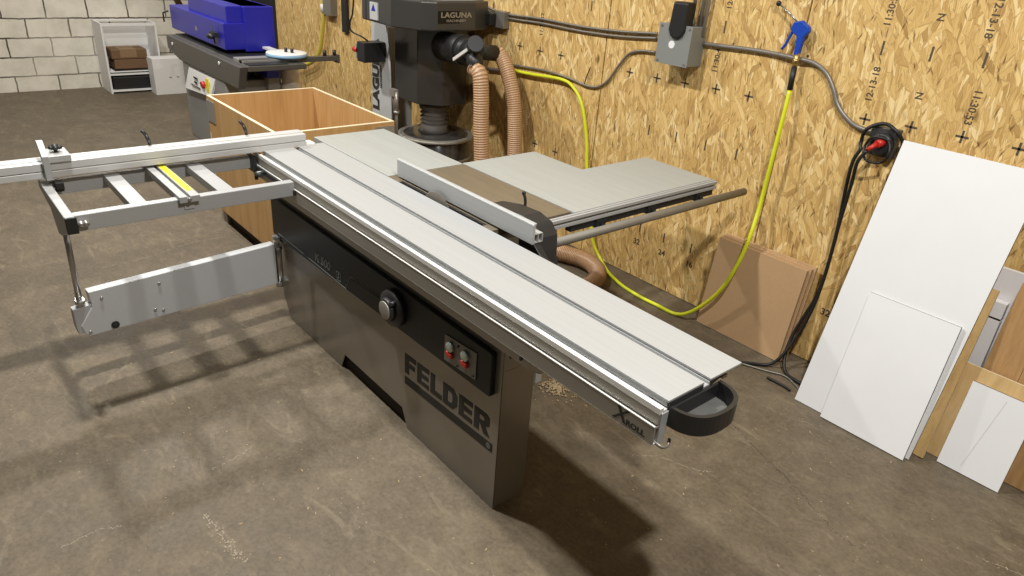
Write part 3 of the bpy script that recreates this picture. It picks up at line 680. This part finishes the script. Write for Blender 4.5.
# flexible dust hoses
def ribbed(pts, r, pitch, label, parent=None):
    P = spline(pts, 14)
    d = [0]
    for a, c in zip(P[:-1], P[1:]): d.append(d[-1]+(c-a).length)
    n = int(d[-1]/pitch); Q = []; j = 0
    for k in range(n*4+1):
        s_ = d[-1]*k/(n*4)
        while j < len(d)-2 and d[j+1] < s_: j += 1
        t = (s_-d[j])/max(1e-6, d[j+1]-d[j]); Q.append(P[j].lerp(P[j+1], t))
    b = MB(); pr = [r+(.0, .003, .0055, .003)[k % 4] for k in range(len(Q))]
    b.tube(Q, r, 20, True, prof=pr)
    i0 = 0
    for f in range(len(b.F)-2):
        seg = f//20
        b.MI[f] = 1 if seg % 4 in (1, 2) else 0
    o = b.build('dust_hose', [M['hose_b'], M['hose_w']], parent)
    o['label'] = label
    if parent is None: o['category'] = 'hose'
    return o
ribbed([(-3.71,2.85,1.135),(-3.64,2.85,1.10),(-3.615,2.85,.98),(-3.60,2.85,.78),(-3.575,2.85,.5),(-3.57,2.82,.22),(-3.63,2.70,.075),(-3.8,2.5,.06)], .048, .016,
       'brown ribbed dust hose hanging nearest the camera from the collector inlet', dc)
ribbed([(-3.81,3.085,1.20),(-3.77,3.12,1.19),(-3.69,3.125,1.09),(-3.62,3.13,.93),(-3.585,3.13,.735),(-3.565,3.13,.45),(-3.56,3.12,.2),(-3.62,3.02,.07),(-3.75,2.85,.06)], .046, .014,
       'brown ribbed dust hose hanging closest to the strand board wall', dc)
ribbed([(-3.3,2.90,.062),(-3.17,2.98,.062),(-3.02,3.07,.062),(-2.83,3.14,.062),(-2.67,3.10,.062),(-2.57,2.98,.062),(-2.54,2.83,.062),(-2.60,2.60,.07),(-2.68,2.30,.20),(-2.70,2.06,.30)], .050, .012,
       'brown dust hose looping to the floor behind the saw carriage')

# ------------------------------------------------------------------ edge sander
es = thing('edge_sander', 'deep blue and dark grey edge sanding machine at the back beside the block wall', 'sander', (-6.6,2.3,0))
b = MB(); b.prism([(-7.42,2.05,.86),(-7.42,2.05,.74),(-7.10,2.05,.68),(-5.68,2.05,.68),(-5.60,2.05,.86)], (0,.06,0)); b.box(-7.40,-5.61,2.11,2.60,.82,.862)
tb_ = b.build('table', M['sander_grey'], es, .006)
b = MB(); b.box(-7.40,-5.62,2.13,2.45,.862,.868); b.build('table_insert', M['plastic'], tb_)
for x, z in ((-7.25,.80),(-6.05,.82)):
    b = MB(); b.cyl((x,2.05,z),(x,2.043,z),.014,n=10); b.build('bolt', M['alu_edge'], tb_)
b = MB(); b.box(-7.55,-6.16,2.15,2.33,.90,1.11); hs = b.build('belt_housing', M['blue'], es, .006)
b = MB(); b.prism([(-7.12,2.19,1.10),(-7.12,2.19,1.24),(-7.12,2.56,1.24),(-7.12,2.56,.90),(-7.12,2.32,.90)], (.94,0,0)); b.box(-6.9,-6.155,2.32,2.58,.88,1.24); b.build('motor_housing', M['blue'], es, .008)
b = MB(); b.box(-6.40,-6.28,2.11,2.15,.985,1.02); b.cyl((-6.34,2.13,.93),(-6.36,2.12,1.07),.007,n=8); b.ball((-6.335,2.10,.99),.035,12,(1.4,1,.7)); b.build('tracking_knob', M['plastic'], hs)
b = MB(); b.box(-6.86,-6.82,2.148,2.151,.97,1.0); b.text('33', .05, Matrix.Translation((-6.84,2.148,.985)) @ Matrix.Rotation(pi/2,4,'X'), .001); b.build('housing_badge', M['conduit'], hs)
b = MB(); b.tube([(-7.57,2.14,1.05),(-7.60,2.10,1.03),(-7.60,2.10,.95)], .008, 8); b.build('stop_handle', M['plastic'], hs)
b = MB(); b.prism([(-7.06,2.06,0),(-7.06,2.06,.68),(-6.0,2.06,.68),(-6.0,2.06,0)], (0,.4,0)); pd = b.build('pedestal', M['ped_grey'], es, .01)
b = MB(); b.prism([(-6.88,2.055,.65),(-6.22,2.055,.66),(-6.30,2.03,.50),(-6.98,2.03,.45)], (0,.02,-.01)); cp = b.build('control_panel', M['white_warm'], pd, .003)
b = MB(); b.cyl((-6.46,2.045,.575),(-6.46,2.015,.57),.03,n=14); b.build('stop_button', M['red'], cp)
b = MB(); b.box(-6.40,-6.33,2.034,2.04,.52,.64); b.build('warning_strip', M['yellow'], cp)
b = MB(); b.box(-6.72,-6.62,2.036,2.04,.585,.60); b.box(-6.78,-6.55,2.026,2.032,.52,.527); b.box(-6.70,-6.63,2.032,2.036,.548,.565); b.build('panel_print', M['ink'], cp)
b = MB(); b.box(-6.40,-5.94,2.40,2.50,0,.70); p2 = b.build('rear_pedestal', M['ped_grey'], es, .006)
b = MB(); b.box(-6.40,-5.94,2.395,2.50,.70,.79); b.build('pedestal_collar', M['blue'], p2, .004)
b = MB(); b.box(-5.80,-5.74,2.12,2.95,.85,.89); b.box(-5.81,-5.73,2.94,2.96,.83,.90); arm = b.build('side_arm', M['sander_grey'], es, .003)
for y in (2.84,2.93):
    b = MB(); b.cyl((-5.77,y,.89),(-5.77,y,.935),.016,n=10); b.build('arm_knob', M['plastic'], arm)
b = MB(); b.m(0).lathe((-5.83,2.53,0), [(.16,.892),(.165,.895),(.165,.915)], 36); b.m(1).lathe((-5.83,2.53,0), [(.165,.915),(.16,.922),(.1,.922)], 36); b.m(1).box(-6.28,-5.85,2.46,2.52,.905,.921)
rt = b.build('round_table', [M['belt_blue'], M['white']], es)
for x, y in ((-5.84,2.53),(-5.79,2.56)):
    b = MB(); b.cyl((x,y,.922),(x,y,.955),.013,n=10); b.build('table_knob', M['plastic'], rt)
b = MB(); b.box(-5.93,-5.735,2.12,2.60,.80,.885); b.build('arm_bracket', M['ped_grey'], es, .004)

# plastic bag in a bucket next to the sander
b = MB(); b.lathe((-6.02,2.63,0), [(.07,.0),(.078,.25),(.083,.56),(.087,.58),(.08,.59)], 20)
bk = thing('waste_bucket', 'white bucket lined with a crumpled white plastic bag beside the sander', 'bucket', (-6.02,2.63,0)); b.build('bucket', M['white_warm'], bk)
b = MB(); n = 22; prof = [(.086,.57),(.09,.60),(.075,.64),(.082,.70),(.078,.76),(.07,.80)]
for i, (r, z) in enumerate(prof):
    for k in range(n):
        a = 2*pi*k/n; rr = r*(1+.09*math.sin(5*a+i*1.3)+.05*random.uniform(-1,1)); b.V.append(Vector((-6.02+rr*math.cos(a),2.63+rr*math.sin(a),z+.012*math.sin(3*a))))
for i in range(len(prof)-1):
    for k in range(n):
        a_ = i*n+k; c_ = i*n+(k+1) % n; b.F.append([a_,c_,c_+n,a_+n]); b.MI.append(0); b.S.append(True)
b.F.append([(len(prof)-1)*n+k for k in range(n)]); b.MI.append(0); b.S.append(True)
b.build('plastic_bag', M['bag'], bk)

# ------------------------------------------------------------------ white carcass by the block wall and what is in it
wc = thing('open_cabinet', 'small open white cabinet carcass standing against the pale block wall', 'cabinet', (-9.28,2.12,0))
cx0, cx1, cy0, cy1, ct = -9.47, -9.08, 1.845, 2.415, .755
b = MB(); b.box(cx0,cx1,cy0,cy0+.018,0,ct); b.build('side_panel', M['white_warm'], wc, .001)
b = MB(); b.box(cx0,cx1,cy1-.018,cy1,0,ct); b.build('side_panel', M['white_warm'], wc, .001)
b = MB(); b.box(cx0,cx0+.012,cy0+.018,cy1-.018,.0,ct-.08); b.build('back_panel', M['white_warm'], wc)
b = MB(); b.box(cx0,cx1,cy0+.018,cy1-.018,.02,.038); b.build('bottom_panel', M['white_warm'], wc)
b = MB(); b.box(cx0,cx1,cy0+.018,cy1-.018,.20,.218); b.build('shelf', M['white_warm'], wc)
b = MB(); b.box(cx1-.02,cx1,cy0+.018,cy1-.018,ct-.03,ct); b.build('front_rail', M['white_warm'], wc)
b = MB(); b.box(cx0,cx0+.09,cy0+.018,cy1-.018,ct-.018,ct); b.build('back_rail', M['white_warm'], wc)
b = MB(); b.box(-9.38,-9.10,1.93,2.27,.262,.37); k = thing('cardboard_box', 'lower crushed brown cardboard box on the shelf of the white cabinet', 'box', (-9.24,2.1,.262), 'cardboard boxes in the white cabinet'); b.build('carton', M['card'], k, .008)
b = MB(); b.box(-9.36,-9.095,1.91,2.28,.372,.475); k = thing('cardboard_box', 'upper brown cardboard box with tape on top of another box in the cabinet', 'box', (-9.24,2.1,.372), 'cardboard boxes in the white cabinet'); kk = b.build('carton', M['card'], k, .008)
b = MB(); b.box(-9.096,-9.0935,2.0,2.17,.39,.475); b.box(-9.36,-9.095,2.0,2.17,.4745,.4765); b.build('packing_tape', M['card_l'], kk)
for i, (dz, dx, dy, mt, lb_) in enumerate([(0,0,0,'glass','dark greenish flat sheet lying on the shelf under white papers'),(.013,.02,-.02,'white_warm','white flat sheet lying on the dark sheet under the boxes'),(.026,-.01,.03,'plastic','thin black sheet directly under the lower cardboard box')]):
    b = MB(); b.box(-9.36+dx,-9.09+dx*.3,1.89+dy,2.33+dy,.2185+dz,.2305+dz); tag(b.build('flat_sheet', M[mt], bevel=.002), lb_, 'sheet', 'flat sheets on the cabinet shelf')
b = MB(); b.box(-9.42,-9.10,1.88,2.38,.0385,.185); tag(b.build('storage_case', M['rubber'], bevel=.02), 'black case filling the bottom compartment of the white cabinet', 'case')
b = MB(); b.box(-9.06,-8.86,2.26,2.60,0,.40); wb = thing('drawer_box', 'closed white box standing on the floor in front of the open cabinet', 'box', (-8.96,2.43,0)); wq = b.build('box_shell', M['white_warm'], wb, .003)
for y in (2.42,2.50):
    b = MB(); b.box(-8.862,-8.859,y,y+.03,.185,.197); b.build('scuff_mark', M['conduit'], wq)

# ------------------------------------------------------------------ wall services
def cable(name, pts, r, m, label, cat='cable', n=8, group=None):
    b = MB(); b.tube(spline(pts, 6), r, n); return tag(b.build(name, M[m]), label, cat, group)
yw = W-.012
cable('wall_cable', [(-4.30,yw,1.475),(-4.10,yw,1.43),(-3.916,yw,1.425),(-3.63,yw,1.435),(-3.26,yw,1.434),(-2.93,yw,1.448),(-2.66,yw,1.472)], .0075, 'cable_g', 'upper grey cable of the pair running left from the junction box')
cable('wall_cable', [(-4.30,yw,1.452),(-4.10,yw,1.405),(-3.90,yw,1.40),(-3.63,yw,1.408),(-3.26,yw,1.407),(-2.93,yw,1.42),(-2.66,yw,1.447)], .0075, 'cable_g', 'lower grey cable of the pair running left from the junction box')
cable('wall_cable', [(-4.0,yw,1.09),(-3.85,yw,1.103),(-3.54,yw,1.12),(-3.30,yw,1.11),(-3.16,yw,1.094),(-3.06,yw,1.106),(-2.98,yw,1.16),(-2.91,yw,1.26),(-2.845,yw,1.335),(-2.76,yw,1.364),(-2.65,yw,1.372)], .0075, 'cable_g', 'grey cable dipping in an S curve left of the junction box')
cable('wall_cable', [(-2.37,yw,1.463),(-2.234,yw,1.467),(-2.085,yw,1.474),(-1.943,yw,1.476),(-1.807,yw-.012,1.474),(-1.712,yw,1.466),(-1.642,yw,1.433),(-1.59,yw,1.374),(-1.553,yw,1.312),(-1.506,yw,1.267),(-1.438,yw,1.231),(-1.35,yw,1.222)], .011, 'cable_g', 'grey armoured cable curving from the junction box to the red plug socket')
cable('air_pipe', [(-4.15,W-.02,1.03),(-3.867,W-.02,1.062)], .012, 'cable_g', 'short grey pipe end behind the start of the yellow hose', 'pipe')
cable('cable_tail', [(-3.18,W-.008,1.095),(-3.16,W-.02,1.14),(-3.14,W-.012,1.21)], .0035, 'rubber', 'thin black cable tie tail sticking up beside the yellow hose')
jb = thing('junction_box', 'square grey steel junction box with black boot on the strand board wall', 'junction box', (-2.5,W,1.34))
jx0, jx1, jz0, jz1, jy = -2.555, -2.345, 1.345, 1.545, W-.125
b = MB(); b.box(jx0,jx1,jy,W-.001,jz0,jz1); bx_ = b.build('box', M['jb'], jb, .003)
b = MB(); b.box(jx0-.003,jx1+.003,jy-.004,jy,jz0-.003,jz1+.003); cv = b.build('cover', M['jb'], bx_, .001)
b = MB(); b.lathe((-2.46,jy-.004,1.445), [(.02,0),(.02,-.002)], 20, 'y'); b.build('round_sticker', M['white'], cv)
for x in (jx0+.015,jx1-.015):
    for z in (jz0+.012,jz1-.012):
        b = MB(); b.cyl((x,jy-.004,z),(x,jy-.008,z),.006,n=8); b.build('cover_screw', M['chrome'], cv)
b = MB(); b.prism([(-2.48,jy-.02,1.66),(-2.49,jy-.02,1.52),(-2.475,jy-.02,1.49),(-2.45,jy-.02,1.475),(-2.425,jy-.02,1.475),(-2.40,jy-.02,1.49),(-2.385,jy-.02,1.52),(-2.385,jy-.02,1.66)], (0,.075,0)); b.build('cable_boot', M['rubber'], jb, .012, 3)
for i, x in enumerate((-2.43,-2.375,-2.345)):
    b = MB(); b.cyl((x,W-.03,jz1 if i < 2 else 1.5),(x+.01,W-.03,2.4),.011,n=12); b.build('conduit_pipe', M['conduit'], jb)
b = MB(); b.cyl((-2.41,W-.06,jz1),(-2.41,W-.06,jz1+.035),.02,n=12); b.cyl((-2.41,W-.06,jz1+.012),(-2.41,W-.06,jz1+.02),.024,n=8); b.build('conduit_nut', M['chrome'], jb)

def socket(name, x0, x1, z0, z1, label, d=.055):
    t = thing(name, label, 'socket', ((x0+x1)/2,W,z0)); b = MB(); b.box(x0,x1,W-d,W-.001,z0,z1); return t, b.build('box', M['cable_g'] if name == 'wall_socket' else M['outlet'], t, .004)
s1, sb1 = socket('wall_socket', -4.09,-3.96,1.33,1.44,'small grey wall socket with black plug right of the dust collector hood')
b = MB(); b.box(-4.11,-4.04,W-.11,W-.055,1.345,1.42); pg = b.build('plug', M['rubber'], s1, .006)
b = MB(); b.tube(spline([(-4.11,W-.09,1.38),(-4.17,W-.09,1.37),(-4.22,W-.10,1.30),(-4.23,W-.10,1.22)],5), .006, 8); b.build('plug_lead', M['rubber'], pg)
s2, sb2 = socket('wall_socket', -6.64,-6.48,1.12,1.32,'beige wall socket with yellow cable, left of the dust collector', .07)
b = MB(); b.cyl((-6.66,W-.05,1.14),(-6.66,W-.05,1.21),.03,n=12); b.build('plug', M['white'], s2)
b = MB(); b.tube(spline([(-6.66,W-.05,1.5),(-6.66,W-.05,1.22),(-6.66,W-.05,1.14),(-6.70,W-.05,.98),(-6.79,W-.05,.76),(-6.93,W-.06,.64),(-7.2,W-.07,.55),(-7.5,W-.1,.48)],6), .02, 8); b.build('power_lead', M['cable_y'], s2)
b = MB(); b.box(-6.35,-6.25,W-.03,W-.001,1.0,1.35); b.box(-6.335,-6.265,W-.025,W-.001,1.35,2.0); tag(b.build('hanging_strap', M['rubber'], bevel=.004), 'black strap hanging flat on the strand board left of the dust collector', 'strap')

# red plug socket with coiled black extension cord
s3, sb3 = socket('power_outlet', -1.352,-1.232,1.13,1.258,'grey power outlet with a red plug, just left of the big white board', .042)
b = MB(); b.lathe((-1.285,W-.042,1.19), [(.048,0),(.048,-.025),(.04,-.032)], 24, 'y'); col_ = b.build('outlet_collar', M['char'], s3)
b = MB(); b.cyl((-1.275,W-.07,1.20),(-1.288,W-.10,1.193),.019,.017,n=14); b.cyl((-1.288,W-.10,1.193),(-1.31,W-.125,1.165),.011,.009,n=12); b.build('red_plug', M['red'], s3)
for x, z in ((-1.34,1.246),(-1.244,1.246)):
    b = MB(); b.cyl((x,W-.042,z),(x,W-.046,z),.005,n=8); b.build('cover_screw', M['chrome'], sb3)
def loop(cx_, cz, r, y, a0, a1, n=16, rz=1): return [(cx_+r*math.cos(a0+(a1-a0)*k/n), y+.01*math.sin(k), cz+r*rz*math.sin(a0+(a1-a0)*k/n)) for k in range(n+1)]
c1 = [(-1.311,W-.127,1.162),(-1.335,W-.13,1.10),(-1.345,W-.10,.99),(-1.355,W-.08,.80),(-1.352,W-.08,.62),(-1.35,W-.09,.46),(-1.355,W-.11,.32),(-1.375,W-.14,.19),(-1.40,3.14,.07),(-1.44,3.10,.015),(-1.52,3.02,.012),(-1.70,2.80,.012),(-1.95,2.5,.012)]
c2 = loop(-1.29,1.185,.09,W-.055,-.1,pi+.5)+[(-1.385,W-.06,1.08),(-1.385,W-.05,.95),(-1.372,W-.05,.8),(-1.362,W-.055,.6),(-1.365,W-.06,.42),(-1.385,W-.09,.3),(-1.405,W-.12,.18),(-1.395,3.17,.08),(-1.35,3.12,.015),(-1.26,3.09,.012),(-1.18,3.10,.012)]
cable('extension_cord', c1, .0085, 'rubber', 'black cord hanging from the red plug and running to the saw carriage end', 'cord')
cable('extension_cord', c2, .0085, 'rubber', 'black cord looped over the outlet and dropping behind the white board', 'cord')
cable('extension_cord', loop(-1.287,1.165,.058,W-.085,.2,2*pi+.9,20), .006, 'rubber', 'small black cord coil around the red plug', 'cord')
cable('loose_cable', [(-1.56,2.99,.008),(-1.42,3.05,.008),(-1.33,3.09,.008),(-1.24,3.05,.008),(-1.17,3.02,.008)], .005, 'cable_g', 'thin dark wire lying across the floor between the saw and the boards', 'cable')
cable('loose_cable', [(-1.375,2.995,.012),(-1.33,3.0,.009),(-1.28,3.0,.008),(-1.245,2.99,.008)], .007, 'rubber', 'short black cable end lying on the floor left of the white board', 'cable')

# yellow air hose with blow gun
cable('air_hose', [(-3.95,W-.03,1.06),(-3.867,W-.03,1.071),(-3.676,W-.03,1.077),(-3.382,W-.03,1.096),(-3.26,W-.03,1.07),(-3.16,W-.03,.974),(-3.085,W-.03,.767),(-3.04,W-.04,.579),(-2.94,W-.05,.26),(-2.885,W-.06,.13),(-2.80,W-.07,.05),(-2.68,3.22,.016),(-2.51,3.155,.013),(-2.336,3.128,.013),(-2.20,3.13,.013),(-2.06,3.135,.016),(-1.95,3.13,.09),(-1.83,3.14,.251),(-1.765,3.14,.415),(-1.745,3.18,.60),(-1.768,3.25,.78),(-1.762,3.25,.994),(-1.765,3.265,1.218),(-1.775,3.285,1.33)], .0105, 'hose_y', 'bright yellow air hose looping from the wall to the floor and blow gun', 'hose', 10)
bg = thing('blow_gun', 'blue air blow gun hanging upside down on the strand board above the yellow hose', 'blow gun', (-1.80,3.3,1.33))
yg = 3.285
b = MB(); b.prism([(-1.802,yg,1.49),(-1.778,yg,1.49),(-1.773,yg,1.57),(-1.752,yg,1.60),(-1.757,yg,1.62),(-1.80,yg,1.645),(-1.838,yg,1.632),(-1.848,yg,1.60),(-1.83,yg,1.585),(-1.806,yg,1.572)], (0,.028,0)); gb = b.build('grip', M['blue_gun'], bg, .005, 3)
b = MB(); b.tube(spline([(-1.835,yg+.015,1.60),(-1.85,yg+.015,1.56),(-1.86,yg+.015,1.53),(-1.875,yg+.015,1.505)],4), .007, 8); b.build('trigger', M['blue_gun'], bg)
b = MB(); b.tube([(-1.82,yg+.015,1.63),(-1.87,yg+.015,1.665),(-1.94,yg+.02,1.70)], .0045, 8); nz = b.build('nozzle', M['chrome'], bg)
b = MB(); b.ball((-1.945,yg+.02,1.703),.013); b.build('nozzle_tip', M['rubber'], nz)
b = MB(); b.cyl((-1.786,yg+.012,1.50),(-1.784,yg+.008,1.435),.012,n=12); b.cyl((-1.785,yg+.01,1.475),(-1.785,yg+.01,1.455),.016,n=6); b.build('brass_fitting', M['brass'], bg)
b = MB(); b.cyl((-1.784,yg+.008,1.437),(-1.776,yg,1.332),.0135,n=12); b.build('hose_sleeve', M['rubber'], bg)
b = MB(); b.cyl((-1.83,yg+.02,1.615),(-1.83,W,1.615),.006,n=8); b.build('hanging_pin', M['chrome'], bg)

# ------------------------------------------------------------------ boards leaning on the wall
def lean(name, x0, x1, z1, y0, slope, th, mats, label, cat, group=None, skew=0.0, mul=None, scratch=None):
    up = Vector((skew,slope,1)); bk_ = Vector((0,1,-slope)).normalized()*th; lift = Vector((0,0,-bk_.z+.001))
    b = MB(); o = Vector((x0,y0,0))+lift; hgt = up*(z1-lift.z)
    if mul is None: segs = [(0, x1-x0)]
    else: segs = mul
    for a, c in segs:
        p = [o+Vector((a,0,0)), o+Vector((c,0,0))]
        vs = [p[0],p[1],p[1]+bk_,p[0]+bk_,p[0]+hgt,p[1]+hgt,p[1]+bk_+hgt,p[0]+bk_+hgt]
        b.m(0).add(vs, [(0,1,5,4),(2,3,7,6)]); b.m(1).add(vs, [(0,3,2,1),(4,5,6,7),(1,2,6,5),(3,0,4,7)])
    if scratch:
        out_ = Vector((0,-1,slope)).normalized()*.0004; q0, q1 = [o+Vector((u_,0,0))+up*v_+out_ for u_, v_ in scratch]
        b.m(2).obox(q0, q1-q0, (.0016,0,0), out_)
    return tag(b.build(name, mats), label, cat, group)
Wm, We, Wp, Wd = M['white'], M['white_marble'], M['pink_edge'], M['dark_edge']
lean('white_board', -1.195, -.655, 1.230, 2.95, .265, .012, [Wm, Wd], 'tallest plain white melamine board leaning on the strand board wall', 'board', skew=.0)
lean('white_board', -1.048, -.668, .602, 2.920, .272, .016, [We, Wd], 'mid sized white board leaning in front of the tallest white board', 'board', skew=-.03)
lean('wood_strip', -.735, -.622, .745, 3.01, .31, .016, [M['strip_wood'], M['ply_edge']], 'narrow brown hardwood strip leaning right beside the tallest white board', 'board', skew=-.03)
lean('plywood_board', -.636, -.355, .43, 3.078, .22, .014, [M['board_tan'], M['ply_edge']], 'short tan plywood board leaning behind the small scratched white board', 'board', skew=-.02)
lean('white_board', -.577, -.338, .382, 3.048, .22, .014, [We, Wd, M['pink_edge']], 'smallest white board, with a long scratch, at the lower right', 'board', skew=-.02, scratch=[(.085,.03),(.135,.355)])
lean('oak_panel', -.585, -.20, .80, 3.15, .135, .018, [M['board_oak'], M['card_l']], 'brown oak veneer panel leaning behind the short tan plywood board', 'board', mul=[(0,.128),(.1295,.385)])
b = MB(); b.box(-.90,-.25,3.305,3.322,0,.822); tag(b.build('upright_board', [M['white_lilac']], bevel=.001), 'greyish white panel standing upright on the wall behind the oak panel', 'board')
b = MB(); b.m(0).box(-.74,-.605,3.262,3.30,0,.612); b.m(0).box(-.74,-.605,3.262,3.30,.622,.69); b.m(1).box(-.735,-.607,3.266,3.299,.61,.625)
tag(b.build('cabinet_side', [M['white_lilac'], M['seam']]), 'narrow white cabinet side with a dark slot, between the hardwood strip and oak panel', 'board')
# long scratch on the smallest board
# fibreboard offcuts
mg = 'brown fibreboard panels on the wall'
for i in range(3):
    lean('fibreboard_panel', -1.955+.006*i, -1.437+.012*i, .512+.008*i, 3.19+.0192*i, .115, .019, [M['mdf'], M['mdf_edge']],
         ['front brown fibreboard panel of the stack leaning under the yellow hose', 'middle brown fibreboard panel of the leaning stack', 'rear brown fibreboard panel of the stack, against the strand board wall'][i], 'board', mg)

# wood chips swept over the floor
b = MB()
for k in range(300):
    if k < 160: x, y = random.uniform(-3.4,-.2), random.uniform(.35,1.2)
    else: x, y = random.uniform(-1.4,.2), random.uniform(1.3,2.9)
    if -3.3 < x < -1.45 and 1.22 < y: continue
    a = random.random()*pi; s_ = random.uniform(.001,.0038); l_ = s_*random.uniform(1.2,4)
    u = Vector((math.cos(a),math.sin(a),0)); v = Vector((-u.y,u.x,0))
    b.obox(Vector((x,y,0.0002)), u*l_, v*s_, (0,0,.0012))
stuff(b.build('wood_chips', M['sawdust']), 'tiny pale wood chips scattered over the concrete floor around the saw', 'wood chips')

# ------------------------------------------------------------------ light
def lamp(x, y, p, z=3.7, size=.17):
    l = bpy.data.lights.new('high_bay_and_fill_light', 'AREA'); l.shape = 'DISK'; l.size = size; l.energy = p; l.color = (1,.975,.93)
    o = bpy.data.objects.new('high_bay_and_fill_light', l); COL.objects.link(o); o.location = (x,y,z)
LP = 113
lamp(-2.87,.72,LP); lamp(-5.45,.76,LP*.9); lamp(-.10,1.13,LP*1.15); lamp(-7.7,1.5,LP*.5)  # last lamp is an unseen fill, added to brighten the far board and block walls
w = bpy.data.worlds.new('World'); SC.world = w; w.use_nodes = True
w.node_tree.nodes['Background'].inputs[0].default_value = (1,.97,.92,1); w.node_tree.nodes['Background'].inputs[1].default_value = .06

# ------------------------------------------------------------------ camera
cam = bpy.data.cameras.new('Camera'); cam.sensor_width = 36; cam.lens = 706/1024*36; cam.clip_start = .05
co = bpy.data.objects.new('Camera', cam); COL.objects.link(co)
R = ((0.64017117,0.38013118,-0.66759356),(0.76506836,-0.23667314,0.59887915),(0.06965117,-0.89413987,-0.44233765))
co.matrix_world = Matrix([[R[i][0],-R[i][1],-R[i][2],(0,0,1.89)[i]] for i in range(3)]+[[0,0,0,1]])
SC.camera = co
SC.view_settings.view_transform = 'Standard'; SC.view_settings.look = 'None'; SC.view_settings.gamma = 1
SC.view_settings.use_curve_mapping = False; SC.view_settings.exposure = 0
